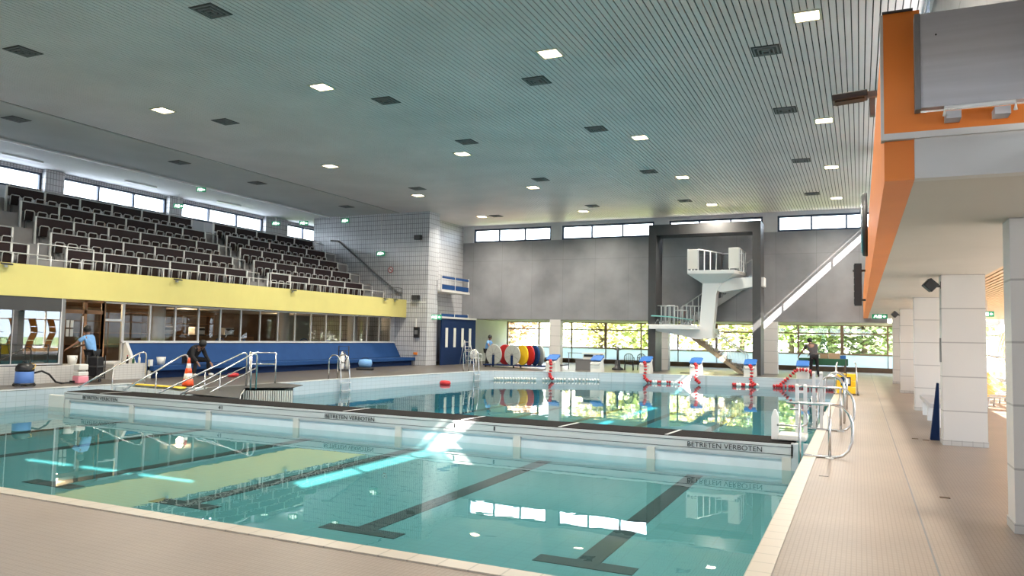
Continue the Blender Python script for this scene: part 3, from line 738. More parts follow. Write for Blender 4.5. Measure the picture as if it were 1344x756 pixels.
exit_sign('exit_sign', 'exit sign next to the bright window left of the tiled wall', (-28.6, 33.9, 7.78), 0.5, 0.2, w=.5, h=.25)
exit_sign('exit_sign', 'exit sign below the ceiling at the third left clerestory window', (-27.0, 25.0, 7.95), 0.6, 0.1, w=.4, h=.2)
exit_sign('exit_sign', 'exit sign over the middle grandstand aisle beside the tiled pier', (-29.5, 26.0, 7.5), 0.6, 0.5, w=.45, h=.22)
exit_sign('exit_sign', 'exit sign on the corner pier right of the bright window', (-29.9, 33.1, 7.7), 0.6, 0.3, w=.45, h=.22)
exit_sign('exit_sign', 'exit sign at the lower corner of the tiled wall beside the navy doors', (-20.4, 34.9, 2.55), 0.6, 0, w=.6, h=.26)
t = thing('no_smoking_sign', 'round red and white prohibition sign on the white tiled wall', 'sign', (-22.9, 34.28, 5.05))
b = MB(); b.lathe([(0.16, -0.012), (0.16, 0.0)], n=28, axis='y'); b.build('disc', 'white', t)
b = MB(); b.tube([(0.145 * cos(a), -0.02, 0.145 * sin(a)) for a in [2 * PI * i / 28 for i in range(28)]], 0.018, 6, closed=True); b.tube([(-0.1, -0.02, 0.1), (0.1, -0.02, -0.1)], 0.015, 6); b.build('red_ring', 'red', t)
b = MB(); b.cbox((0, -0.018, 0), (0.17, 0.006, 0.03)); b.build('cigarette', 'black', t)
def wall_speaker(label, loc, rz=0, s=1.0, tilt=0.0):
    t = thing('wall_speaker', label, 'speaker', loc, rz)
    b = MB(); b.cbox((0, -0.16 * s, 0), (0.36 * s, 0.2 * s, 0.22 * s), ry=tilt); cb = b.build('cabinet', 'black', t, bevel=0.01)
    b = MB(); b.cbox((0, -0.265 * s, 0), (0.32 * s, 0.01, 0.18 * s), ry=tilt); b.build('grille', 'darkgrey', cb)
    b = MB(); b.tube([(0, 0, 0), (0, -0.08 * s, 0)], 0.03 * s, 6); b.build('bracket', 'darkgrey', t)
wall_speaker('black loudspeaker high on the tiled wall above the lower one', (-21.15, 34.3, 6.72), s=1.1)
wall_speaker('black loudspeaker on the tiled wall level with the yellow balcony', (-21.2, 34.3, 3.55), s=1.1)
wall_speaker('small black loudspeaker at the left end of the rear windows', (-21.1, 39.3, 2.3), s=.9)
t = thing('wall_telephone', 'black telephone box mounted on the white tiled wall', 'telephone', (-21.15, 34.3, 1.72))
b = MB(); b.box(-0.16, 0.16, -0.14, 0, -0.28, 0.28); b.build('housing', 'black', t, bevel=0.02)
b = MB(); b.box(-0.08, 0.1, -0.16, -0.1401, -0.1, 0.12); b.build('receiver', 'grey', t)
b = MB(); b.box(-21.85, -20.65, 34.27, 34.299, 3.28, 3.34); b.box(-21.25, -21.19, 34.27, 34.299, 1.95, 2.45); struct(b.build('trim_12', 'white'))
b = MB(); b.box(-21.3, -21.1, 34.2, 34.299, 0.55, 0.68); tag(b.build('pull_box', 'orange', bevel=0.01), 'small orange box low on the white tiled wall above the bench end', 'box')
# navy doors and the open landings behind
b = MB(); b.box(-20.36, -20.28, 35.36, 39.3, 0, 2.5)
d2 = struct(b.build('door_2', 'navy'))
for k in range(4):
    y = 35.75 + 0.9 * k; b = MB(); b.box(-20.275, -20.262, y, y + 0.26, 0.95, 2.0); b.build('pane', 'offwhite', d2)
wall('floor_landing_upper', 'plaster', (-21.6, -20.35, 35.35, 38.6, 3.94, 4.05))
wall('floor_landing_lower', 'plaster', (-21.6, -20.25, 35.35, 39.35, 2.5, 2.6))
for z, d in ((4.05, 'upper'), (2.6, 'lower')):
    t = thing('landing_balustrade', 'blue panelled balustrade on the %s landing right of the tiled wall' % d, 'balustrade', (-20.4, 35.4, z), group='balustrades of the landings')
    for h0, h1 in ((0.03, 0.28), (0.62, 0.74)) if d == 'upper' else ((0.0, 0.16),):
        b = MB(); b.box(-0.02, 0.02, 0, 3.1, h0, h1); b.build('blue_panel', 'blue', t)
    for y in (0.0, 1.5, 3.1):
        b = MB(); b.box(-0.025, 0.025, y - 0.03, y + 0.03, 0, 0.78 if d == 'upper' else .2); b.build('post', 'alu', t)
t = thing('step_ladder', 'white folding step ladder standing before the navy doors', 'ladder', (-19.6, 37.0, 0), 0.9)
for s in (-1, 1):
    b = MB(); b.tube([(s * 0.22, -0.45, 0), (s * 0.16, 0, 1.35)], 0.02, 6); b.build('stile', 'alu', t)
    b = MB(); b.tube([(s * 0.22, 0.45, 0), (s * 0.16, 0.02, 1.35)], 0.016, 6); b.build('rear_leg', 'alu', t)
for k in range(1, 6):
    f = k / 5.4; b = MB(); b.cbox((0, -0.45 * (1 - f), 1.35 * f), (0.4 - .1 * f, 0.08, 0.025)); b.build('step', 'alu', t)
# ------------------------------------------------------------------ bulkhead
t = thing('bulkhead', 'long stainless bulkhead with dark grated top crossing the pool', 'bulkhead', (0, YB0, 0))
BX0, BX1 = -18.4, -0.98
b = MB(); b.box(BX0, BX1, 0.03, YB1 - YB0, -0.03, 0.012); b.build('grated_top', 'grate', t)
b = MB(); b.box(BX0, BX1, 0.0, 0.05, -0.21, 0.0)
b.box(BX0, BX1, YB1 - YB0 - .05, YB1 - YB0, -0.21, 0.0); b.build('upper_beam', 'alu', t)
for z in (-0.045, -0.165):
    b = MB(); b.box(BX0, BX1, -0.006, 0.001, z - 0.004, z + 0.004); b.build('groove', 'darkgrey', t)
b = MB(); b.box(BX0, BX1, 0.06, YB1 - YB0 - 0.06, -1.44, -0.55); b.build('core_wall', 'poolwall', t)
DV = [-18.32, -16.0, -13.5, -10.98, -8.4, -5.8, -3.28, -1.08]
for i in range(7):
    b = MB(); b.box(DV[i] + 0.07, DV[i + 1] - 0.07, 0.04, 0.06, -0.62, -0.215); b.build('white_panel', 'bulk_panel', t)
    b = MB(); b.box(DV[i] + 0.07, DV[i + 1] - 0.07, 0.02, 0.05, -0.245, -0.212); b.build('panel_rail', 'steel_matt', t)
for x in DV:
    b = MB(); b.box(x - 0.07, x + 0.07, -0.01, 0.08, -0.75, -0.205); b.build('divider', 'offwhite', t)
for x in (-17.2, -9.8, -7.0, -3.05, -5.0):
    b = MB(); b.prism([(x, 0.04), (x + 0.05, 0.04), (x + 0.12, 0.86), (x + 0.07, 0.86)], 0.012, 0.018, 'z'); b.build('joint_strip', 'steel_matt', t)
def lettering(txt, name, x0, x1, y, z0, h, parent, m='letter'):
    c = bpy.data.curves.new(name, 'FONT'); c.body = txt; c.size = 1; c.extrude = 0.002
    o = bpy.data.objects.new(name, c); COL.objects.link(o)
    bpy.context.view_layer.update()
    w, hh = o.dimensions.x, o.dimensions.y
    o.scale = ((x1 - x0) / w, h / hh, 1); o.rotation_euler = (PI / 2, 0, 0); o.location = (x0, y, z0)
    bpy.context.view_layer.update()
    me = bpy.data.meshes.new_from_object(o.evaluated_get(bpy.context.evaluated_depsgraph_get())); me.name = name
    o2 = bpy.data.objects.new(name, me); COL.objects.link(o2); me.materials.clear(); me.materials.append(M[m])
    o2.scale = o.scale; o2.rotation_euler = o.rotation_euler; o2.location = o.location; o2.parent = parent
    bpy.data.objects.remove(o)
    return o2
for x0, x1 in ((-17.75, -16.5), (-10.22, -8.98), (-2.66, -1.46)):
    lettering('BETRETEN VERBOTEN', 'lettering', x0, x1, -0.012, -0.145, 0.082, t)
for x in (-13.2, -7.15, -6.3): lettering('41' if x < -10 else 'I', 'lettering', x, x + (0.12 if x < -10 else .03), -0.012, -0.14, 0.08, t)
b = MB(); b.box(BX0 - .66, BX0 - .06, 0.0, 0.10, -0.52, -0.10); b.build('end_float', 'offwhite', t, bevel=0.02)
b = MB(); b.box(BX0 - .09, BX0 + .02, 0.02, 0.5, -0.45, -0.02); b.build('end_bracket', 'steel_matt', t)
b = MB(); b.box(BX1 - 0.03, BX1 + 0.09, 0.0, 0.12, -1.0, 0.02); b.build('end_post', 'steel_matt', t)
b = MB(); b.box(BX1 + 0.15, BX1 + 0.22, 0.05, 0.12, -0.9, 0.02); b.build('end_post', 'steel_matt', t)

# steel gear on the bulkhead's right end
t = thing('water_seat', 'white and steel seat frame standing on the right bulkhead end', 'frame', (-1.0, 13.3, 0.0))
b = MB(); b.prism([(-0.34, 0.03), (-0.22, 0.03), (-0.22, 0.40), (-0.26, 0.52), (-0.30, 0.52), (-0.34, 0.40)], 0, 0.05, 'y'); b.build('fin', 'white', t, bevel=0.01)
b = MB(); b.box(-0.24, 0.20, -0.05, 0.5, 0.03, 0.12); b.build('base_plate', 'offwhite', t, bevel=0.02)
b = MB(); b.tube([(-0.25, 0.0, 0.27), (0.12, 0.0, 0.27), (0.2, 0, 0.30), (0.22, 0, 0.36), (0.22, 0, 0.44), (0.2, 0, 0.5), (0.12, 0, 0.54), (-.05, 0, 0.54)], 0.017, 8); b.build('loop_rail', 'steel', t)
def post_pair(label, x, y, h, w=0.14, gap=.13):
    t = thing('post_pair', label, 'post', (x, y, 0), group='pairs of square steel posts by the bulkhead end')
    for s in (0, 1):
        b = MB(); b.box(s * gap - 0.028, s * gap + 0.028, -0.03, 0.03, 0, h); b.build('post', 'steel_matt', t)
        b = MB(); b.lathe([(0.03, h), (0.034, h + 0.02), (0.02, h + 0.05)], (s * gap, 0, 0), 10); b.build('cap', 'offwhite', t)
    b = MB(); b.box(0, gap, -0.02, 0.02, h - 0.1, h - 0.06); b.build('crossbar', 'steel_matt', t)
post_pair('pair of square steel posts nearest the bulkhead seat frame', -0.97, 13.75, 0.88)
post_pair('taller pair of square steel posts behind the bulkhead end', -0.80, 15.6, 1.03)
def d_gate(label, y, x0=-0.80, h=0.76, foot=-0.40):
    t = thing('steel_gate', label, 'gate', (0, y, 0), group='D-shaped steel gates on the right pool edge')
    P = [(x0 - .18, 0, h), (-0.34, 0, h)]
    for k in range(1, 9):
        a = PI / 2 - PI * k / 8; P.append((-0.32 + 0.22 * cos(a) ** (1 if cos(a) > 0 else 1), 0, h / 2 + .01 + (h / 2 - .01) * sin(a)))
    P.append((x0 + .05, 0, 0.02))
    P[2:-1] = [(-0.33 + 0.23 * math.sqrt(max(0, 1 - abs(sin(PI / 2 - PI * k / 8)) ** 2.6)), 0, h / 2 + .01 + (h / 2 - .01) * sin(PI / 2 - PI * k / 8)) for k in range(1, 8)] + [(-0.34, 0, 0.02)]
    b = MB(); b.tube(P, 0.021, 10); b.build('loop_rail', 'steel', t)
    b = MB(); b.tube([(foot, 0, 0), (foot, 0, h)], 0.022, 10); b.build('upright', 'steel', t)
    b = MB(); b.lathe([(0.06, 0), (0.06, 0.012), (0.03, 0.02)], (foot, 0, 0), 14); b.build('base_plate', 'steel_matt', t)
    b = MB(); b.tube([(x0, 0, -0.3), (x0, 0, h)], 0.02, 8); b.build('edge_post', 'steel', t)
d_gate('nearest D-shaped stainless gate loop at the right pool edge', 11.8)
d_gate('farther D-shaped stainless gate loop behind the nearest one', 15.4, x0=-0.95, h=0.80, foot=-0.33)
def pool_ladder(label, loc, rz, h=0.85, steps=3):
    """two hoops that rise from the deck and dip over the edge (towards +x)"""
    t = thing('pool_ladder', label, 'ladder', loc, rz, 'stainless pool ladders')
    for s in (-0.25, 0.25):
        P = [(-0.42, s, 0)] + [(-0.42 + 0.0, s, h * .72)] + [(-0.18 - 0.24 * cos(a), s, h * .74 + .26 * h * sin(a)) for a in [PI * k / 8 for k in range(1, 8)]] + [(0.08, s, h * .55), (0.12, s, 0.0), (0.12, s, -1.1)]
        b = MB(); b.tube(P, 0.021, 8); b.build('handrail', 'steel', t)
    for k in range(steps):
        b = MB(); b.cbox((0.14, 0, -0.12 - 0.27 * k), (0.12, 0.52, 0.03)); b.build('step', 'steel_matt', t)
pool_ladder('stainless pool ladder on the left edge near the scuba trolley', (XF + .02, 22.0, 0), 0)
pool_ladder('stainless pool ladder at the far left corner by the round reels', (-15.72, 30.4, 0), 0.0, h=1.0)
pool_ladder('stainless pool ladder with tall hoops on the right pool edge', (XR, 17.2, 0), PI, h=0.95)
pool_ladder('farther stainless pool ladder on the right edge beyond the tall hoops', (XR, 20.5, 0), PI, h=0.9)
t = thing('access_chair', 'stainless wheel and rung frame over the water at the right edge', 'frame', (-0.85, 15.9, 0))
b = MB()
b.tube([(-.15, 0, .5 + 0)] + [(-.15 + .0 + 0.0, 0, .5)], 0.01, 4)
b = MB(); b.tube([(0, .17 * cos(a), 0.42 + .17 * sin(a)) for a in [2 * PI * k / 20 for k in range(20)]], 0.014, 6, closed=True)
for k in range(3): a = PI * k / 3; b.tube([(0, -.17 * cos(a), .42 - .17 * sin(a)), (0, .17 * cos(a), .42 + .17 * sin(a))], 0.007, 5)
b.build('wheel', 'steel', t)
for k in range(4):
    b = MB(); b.tube([(-0.12, 0, .55 - .16 * k), (0.10, 0.02, .55 - .16 * k)], 0.012, 6); b.build('rung', 'steel', t)
for x in (-0.12, 0.10):
    b = MB(); b.tube([(x, 0, -0.4), (x, 0, 0.7)], 0.015, 6); b.build('stile', 'steel', t)
b = MB(); b.tube([(0, 0, 0.42), (.1, 0, .3)], 0.02, 6); b.build('axle', 'steel', t)

# ------------------------------------------------------------------ entry stairs and handrails
b = MB()
for k in range(4): b.box(-19.55, -16.3, YS - 0.42 * (k + 1), YS - 0.42 * k, -1.4, -0.02 - 0.13 * (k + 1) + .1)
struct(b.build('floor_entry_steps', 'gutter_top'))
b = MB(); b.prism([(-19.5, 15.82), (-17.3, 15.82), (-17.0, 15.5), (-16.9, 15.25), (-17.4, 15.45), (-19.2, 15.6)], 0.013, 0.03, 'z')
tag(b.build('yellow_mat', 'yellow_plastic'), 'yellow grating mat at the top of the entry steps behind the cone', 'mat')
t = thing('entry_platform', 'dark grey angled platform jutting into the far basin beside the steps', 'platform', (0, 0, 0))
poly = [(-16.3, 15.7), (-15.7, 14.2), (-13.5, 13.92), (-14.6, 15.1), (-15.9, 16.6), (-14.9, 17.45), (-15.4, 18.5), (-16.6, 18.7), (-16.6, 15.9)]
b = MB(); b.prism(poly, 0.013, 0.03, 'z'); b.build('deck_panel', 'darkgrey', t)
b = MB(); b.prism([(-16.28, 15.7), (-15.9, 14.8), (-15.6, 14.3), (-14.4, 14.2), (-15.0, 15.1), (-16.1, 16.6), (-15.2, 17.4), (-15.6, 18.3), (-16.56, 18.5)], -1.4, -0.06, 'z'); b.build('core', 'darkgrey', t)
for i in range(22):
    f = i / 21; x, y = (-15.9 + (-14.9 + 15.9) * f, 16.6 + .85 * f)
    b = MB(); b.box(x - 0.018, x + 0.018, y - 0.05, y - 0.02, -0.5, -0.06); b.build('drain_bar', 'offwhite', t)
b = MB(); b.tube([(-15.9, 16.6, -0.03), (-14.6, 15.1, -0.03), (-13.5, 13.95, -0.03)], 0.02, 6); b.build('edge_trim', 'steel_matt', t)
def stair_rail(label, x, yt, zt=1.0, yb=13.95, hook=0.3, low=True, mid=True):
    t = thing('stair_handrail', label, 'handrail', (x, yt, 0), group='steel handrails of the entry steps')
    L = yt - yb
    b = MB(); b.tube([(0, 0.06, 0), (0, 0.06, zt - 0.1), (0, 0.03, zt - 0.03), (0, -0.06, zt), (0, -0.18, zt - 0.03), (0, -L, 0.02)], 0.022, 8); b.build('top_rail', 'steel', t)
    if low:
        b = MB(); b.tube([(0, 0.05, zt * .6), (0, -L * .92, -0.25)], 0.018, 8); b.build('lower_rail', 'steel', t)
    if mid:
        b = MB(); b.tube([(0, -L * .5, -0.3), (0, -L * .5, zt * .56)], 0.018, 8); b.build('post', 'steel', t)
stair_rail('leftmost steel handrail of the entry steps', -19.25, 16.0, .95, low=False)
stair_rail('steel handrail of the entry steps just behind the traffic cone', -17.5, 15.95, .92, low=False)
stair_rail('two-bar steel handrail left of the entry platform', -16.2, 16.9, 1.0)
stair_rail('two-bar steel handrail starting at the front post of the platform rail', -15.45, 16.5, 1.0)
railing('platform_rail', 'steel two-bar guard rail around the entry platform', [(-15.55, 16.45, 0), (-17.0, 17.9, 0), (-16.5, 18.5, 0)], [0.62, 0.97], [0, .55, 1], m='steel')
t = thing('traffic_cone', 'orange and white striped traffic cone on the left deck', 'cone', (-17.45, 16.0, 0.013))
b = MB(); b.box(-0.24, 0.24, -0.24, 0.24, 0, 0.03); b.build('base', 'black', t, bevel=0.01)
hs = [0.03, 0.22, 0.38, 0.53, 0.66, 0.82]; R_ = lambda z: 0.17 - 0.145 * (z / 0.82)
for i in range(5):
    b = MB(); b.lathe([(R_(hs[i]), hs[i]), (R_(hs[i + 1]), hs[i + 1])], n=20); b.build('orange_band' if i % 2 == 0 else 'white_band', 'orange_plastic' if i % 2 == 0 else 'white', t)
t = thing('red_kickboard', 'red rescue buoy lying on the deck behind the handrails', 'buoy', (-19.9, 20.2, 0)); t.scale = (.6, .6, .6)
b = MB(); b.lathe([(0.02, -0.4), (0.1, -0.36), (0.13, 0), (0.1, 0.36), (0.02, 0.4)], (0, 0, .14), 14, 'y'); b.build('body', 'red', t)
b = MB(); b.tube([(0, .38, .14), (.1, .5, .05), (.2, .3, .02), (.25, 0, .02)], 0.01, 5); b.build('strap', 'black', t)
# scuba trolley and bag
t = thing('bottle_trolley', 'black trolley with a white diving bottle on the left deck', 'trolley', (-20.1, 26.7, 0), 0.6)
b = MB(); b.tube([(-0.22, 0.1, 0.03), (-0.22, 0.12, 1.05), (0.2, 0.12, 1.05), (0.2, 0.1, 0.03)], 0.022, 6); b.box(-.24, .24, -.25, .12, 0.03, .07)
for z in (.3, .6, .85): b.tube([(-0.22, .11, z), (.2, .11, z)], 0.014, 5)
b.build('frame', 'black', t)
b = MB(); b.lathe([(0.10, 0.08), (0.11, 0.12), (0.11, 0.62), (0.05, 0.75), (0.03, 0.82)], (-.06, -.07, 0), 16); b.build('bottle', 'white', t)
b = MB(); b.lathe([(0.07, 0.07), (0.07, 0.55), (0.03, 0.63)], (.15, -.06, 0), 14); b.build('small_bottle', 'offwhite', t)
b = MB(); b.tube([(-.06, -.07, .8), (.05, -.2, .78), (.15, -.15, .6), (.05, -.2, .35), (-.1, -.22, .4)], 0.02, 6); b.build('hose', 'darkgrey', t)
for s in (-1, 1):
    b = MB(); b.lathe([(0.06, -.02), (0.06, .02)], (s * .26, .1, .06), 12, 'x'); b.build('wheel', 'darkgrey', t)
t = thing('kit_bag', 'light blue bag lying on the deck right of the bottle trolley', 'bag', (-19.9, 28.0, 0), 0.5); t.scale = (.75, .75, .75)
b = MB(); b.lathe([(0.05, -0.4), (0.22, -0.34), (0.26, 0), (0.22, 0.34), (0.05, 0.4)], (0, 0, .40), 16, 'x'); b.build('body', 'shirt_blue', t)
b = MB(); b.box(-.5, .5, -.28, .28, 0, .16); b.build('sole', 'black', t, bevel=.05)
b = MB(); b.tube([(-.2, 0, .64), (-.1, 0, .74), (.1, 0, .74), (.2, 0, .64)], 0.015, 5); b.build('handle', 'darkgrey', t)

# ------------------------------------------------------------------ diving tower
t = thing('portal_frame', 'dark grey rectangular portal frame around the diving tower', 'frame', (-7, 37.5, 0))
b = MB(); b.box(-2.65, -2.27, 0, 1.35, 0, 7.36); b.build('post', 'darkgrey', t)
b = MB(); b.box(2.38, 2.76, 0, 1.35, 0, 7.36); b.build('post', 'darkgrey', t)
b = MB(); b.box(-2.27, 2.38, 0, 1.35, 6.84, 7.36); b.build('crossbeam', 'darkgrey', t)
t = thing('diving_tower', 'white concrete diving tower with two platforms and steps', 'diving tower', (-7, 38, 0))
def tx(pts): return [(x + 7, z) for x, z in pts]
b = MB(); b.prism(tx([(-6.98, 4.5), (-6.05, 4.5), (-6.25, 4.1), (-6.32, 3.9), (-6.5, 1.95), (-6.52, 1.72), (-7.2, 1.68), (-7.15, 2.1)]), -0.35, 0.35, 'y'); b.build('pylon', 'white', t, bevel=0.02)
b = MB(); b.prism(tx([(-6.25, 4.0), (-6.05, 3.95), (-4.72, 4.18), (-4.1, 4.22), (-4.1, 4.66), (-5.0, 4.66), (-6.5, 4.6)]), -0.3, 0.4, 'y'); b.build('cantilever_beam', 'white', t, bevel=0.02)
b = MB(); b.prism([(-0.58, -1.1), (1.62, -1.1), (1.9, .4), (1.9, .9), (-0.45, .9)], 4.80, 4.97, 'z'); b.build('upper_platform', 'white', t, bevel=0.01)
b = MB()
v = [(-0.58, -1.08, 4.8), (1.62, -1.08, 4.8), (1.85, .85, 4.8), (-.45, .85, 4.8), (-0.02, -.35, 4.4), (.95, -.35, 4.4), (.95, .4, 4.4), (-.02, .4, 4.4)]
b.v += v
for q in ((0, 1, 2, 3), (4, 5, 6, 7), (0, 1, 5, 4), (1, 2, 6, 5), (2, 3, 7, 6), (3, 0, 4, 7)): b.face(list(q))
b.build('platform_haunch', 'white', t)
b = MB(); b.box(-2.5, -0.1, -0.9, 0.7, 2.12, 2.30); b.build('lower_platform', 'white', t, bevel=0.01)
b = MB(); b.prism([(-2.35, 2.12), (0.5, 2.12), (0.48, 1.7), (-0.3, 1.66), (-1.2, 1.85), (-2.2, 2.0)], -0.45, 0.45, 'y'); b.build('lower_haunch', 'white', t)
b = MB(); b.box(-0.1, 0.45, 0.3, 2.0, 1.75, 2.2); b.build('anchor_beam', 'white', t)
def panel_rail(x0, x1, y, z, h, m='offwhite'):
    b = MB(); b.box(x0, x1, y - 0.015, y + 0.015, z, z + h); b.build('guard_panel', m, t, bevel=.01)
panel_rail(-0.58, -0.08, -1.0, 5.05, 0.95); panel_rail(1.35, 1.85, -1.0, 5.05, 0.98)
def glass_rail(p, q, z0, z1, h, n):
    b = MB(); b.v += [(p[0], p[1], z0), (q[0], q[1], z1), (q[0], q[1], z1 + h - .04), (p[0], p[1], z0 + h - .04)]; b.face([0, 1, 2, 3]); b.build('guard_glass', 'screen_glass', t)
    for i in range(n + 1):
        f = i / n; x = p[0] + (q[0] - p[0]) * f; y = p[1] + (q[1] - p[1]) * f; z = z0 + (z1 - z0) * f
        b = MB(); b.box(x - .022, x + .022, y - .022, y + .022, z - .05, z + h); b.build('guard_post', 'alu', t)
    b = MB(); b.tube([(p[0], p[1], z0 + h), (q[0], q[1], z1 + h)], 0.028, 6); b.build('guard_rail', 'alu', t)
glass_rail((-0.08, -1.0), (0.75, .85), 5.0, 4.98, 1.0, 4); glass_rail((.75, .85), (1.85, .85), 5.0, 5.0, .95, 3)
glass_rail((1.85, -1.0), (1.88, .85), 5.0, 5.0, 1.0, 3); glass_rail((-.58, -1.0), (-.45, .85), 5.0, 5.0, 1.0, 3)
glass_rail((-2.3, .6), (-1.4, .6), 2.3, 2.3, 1.0, 4); glass_rail((-1.0, -.1), (-.15, .6), 2.3, 2.3, 1.0, 5); glass_rail((-1.6, .68), (-.9, .68), 2.3, 2.3, .8, 2); glass_rail((-2.3, -.1), (-1.4, -.1), 2.3, 2.3, 1.0, 4)
# upper flight (behind the pylon) and lower flight to the deck
def flight(x0, z0, x1, z1, y0, y1, n, m):
    b = MB()
    for i in range(n):
        f0, f1 = i / n, (i + 1) / n
        xa, xb = x0 + (x1 - x0) * f0, x0 + (x1 - x0) * f1; z = z0 + (z1 - z0) * f1
        b.box(min(xa, xb), max(xa, xb) + .04, y0, y1, z - 0.05, z); b.box(xa - .015, xa + .015, y0, y1, z - (z1 - z0) / n, z)
    b.build('treads', m, t)
    for y in (y0 - .03, y1):
        b = MB(); b.prism([(x0, z0 - .16), (x0, z0 + .05), (x1, z1 + .02), (x1, z1 - .24)], y, y + .03, 'y'); b.build('stringer', m, t)
flight(-1.3, 2.35, 2.2, 4.8, 1.0, 1.7, 14, 'white')
flight(1.85, 0.0, -0.95, 2.1, 0.5, 1.3, 12, 'beige')
b = MB(); b.box(-2.4, -.9, .7, 1.4, 2.12, 2.28); b.build('stair_landing', 'white', t)
glass_rail((-1.3, .95), (2.2, .95), 2.4, 4.8, .85, 12)
b = MB()
for i in range(26):
    f = i / 25; x = 1.85 - 1.75 * f; z = 0.05 + 1.31 * f; b.tube([(x, .45, z), (x, .45, z + .85)], 0.012, 5)
b.build('balusters', 'white', t)
for y in (.45, 1.33):
    b = MB(); b.tube([(1.95, y, 0), (1.95, y, .95), (.1, y, 2.3)], 0.03, 6); b.build('stair_handrail', 'white', t)
t = thing('springboard', 'teal springboard on chrome stand over the lower diving platform', 'springboard', (-9.45, 37.5, 2.31))
b = MB(); b.prism([(0, .46), (.05, .5), (1.0, .44), (2.0, .30), (2.0, .26), (1.0, .39), (0, .44)], -.25, .25, 'y'); b.build('board', 'board_teal', t)
for x in (.35, 1.75):
    for s in (-.2, .2):
        b = MB(); b.tube([(x - .18, s, 0), (x, s, .3), (x + .18, s, 0)], 0.022, 6); b.build('stand_leg', 'steel', t)
b = MB(); b.box(-.15, 2.1, -.3, .3, -.01, .04); b.build('base_plate', 'offwhite', t)

# ------------------------------------------------------------------ starting blocks and lane ropes
def EY(x):
    P = EDGE[4:]
    for (a, c), (e_, f_) in zip(P, P[1:]):
        if a <= x <= e_: return c + (f_ - c) * (x - a) / (e_ - a)
    return P[0][1]
BKX = [-13.2, -11.35, -9.18, -6.89, -4.52, -2.31]
BKY = [EY(x) + .5 for x in BKX]
nm = ['before the round reels, leftmost', 'right of the grey timing desk', 'in front of the left portal post', 'left of the tower steps', 'at the foot of the tower steps', 'before the green table, rightmost']
for i, x in enumerate(BKX):
    t = thing('starting_block', 'white starting block with blue top, %s of six' % nm[i], 'starting block', (x, BKY[i], 0.0), 0, 'starting blocks on the far pool edge')
    b = MB(); b.prism([(-.32, 0), (.34, 0), (.34, .16), (.18, .50), (.30, .66), (-.02, .58), (-.34, .44)], -.25, .25, 'x'); bs = b.build('base', 'offwhite', t, bevel=.02)
    b = MB(); b.cbox((0, -.02, .66), (.54, .56, .05), rx=.38); b.build('top_plate', 'bluetop', t, bevel=.01)
    b = MB(); b.box(-.2, .2, .30, .42, .60, .80); b.build('back_step', 'bluetop', t, bevel=.01)
    b = MB(); b.tube([(-.2, -.33, .42), (-.2, -.40, .35), (.2, -.40, .35), (.2, -.33, .42)], .014, 6); b.build('start_grip', 'steel', bs)
def beads(name, label, pts, m, group, r=0.07, alt=None, step=.11):
    t = thing(name, label, 'lane rope', pts[0], group=group); o0 = Vector(pts[0])
    P = [Vector(p) - o0 for p in pts]
    b = MB(); b.tube(P, .012, 5); b.build('cable', 'grey', t)
    A, Bm = MB(), MB(); i = 0
    for k in range(len(P) - 1):
        d = P[k + 1] - P[k]; n = max(1, int(d.length / step)); u = d.normalized()
        for j in range(n):
            c = P[k] + d * (j + .5) / n; tgt = Bm if (alt and (i // alt) % 2) else A; i += 1
            tgt.tube([c - u * step * .42, c - u * step * .15, c + u * step * .15, c + u * step * .42], [r * .55, r, r, r * .55], 8)
    A.build('floats', m, t)
    if Bm.v: Bm.build('pale_floats', 'white', t)
hang = [(0, 1), (1, 0), (2, 1), (3, 1), (4, 1), (5, 2)]
for i, x in enumerate(BKX):
    if i == 1: continue
    y = BKY[i] - .45; s = .12 if i < 5 else -.25
    if i < 5: P = [(x + .02, y, .55), (x + s, y - .16, .42), (x + s + .02, y - .2, .12), (x + s * .6, y - .2, -.15), (x + s + .2, y - .35, -.34)]
    else: P = [(x + .45, y + .1, .12), (x + .4, y - .05, .32), (x + .1, y - .1, .42), (x - .25, y - .15, .38), (x - .4, y - .18, .2), (x - .55, y - .2, .05), (x - .9, y - .3, -.30)]
    beads('lane_rope', 'red float rope hanging from the starting block %s' % nm[i].split(',')[0], P, 'red', 'red float ropes hanging at the starting blocks', r=.085)
for i, (x0, x1, m, alt, d) in enumerate(((-15.3, -13.6, 'offwhite', None, 'pale floats near the far left ladder'), (-13.4, -11.0, 'offwhite', 3, 'pale and dark floats below the timing desk'),
        (-9.0, -7.3, 'red', 2, 'short red and white floats left of the tower steps'), (-5.2, -4.1, 'red', 2, 'red and white floats below the fifth block'), (-3.5, -0.95, 'red', None, 'thick red floats below the green table'))):
    P = [(x0 + (x1 - x0) * k / 12, EY(x0 + (x1 - x0) * k / 12) - .25 + .10 * sin(k * 1.9), -.35 + .02 * (k % 2)) for k in range(13)]
    beads('lane_rope', 'floating rope, %s' % d, P, m, 'float ropes along the far pool edge', r=.085 if i > 2 else .07, alt=alt)
b = MB(); b.lathe([(.03, -.25), (.10, -.2), (.12, 0), (.10, .2), (.03, .25)], (-15.55, 27.5, -.36), 12, 'x')
tag(b.build('red_buoy', 'red'), 'single red buoy floating at the left edge of the far basin', 'buoy')
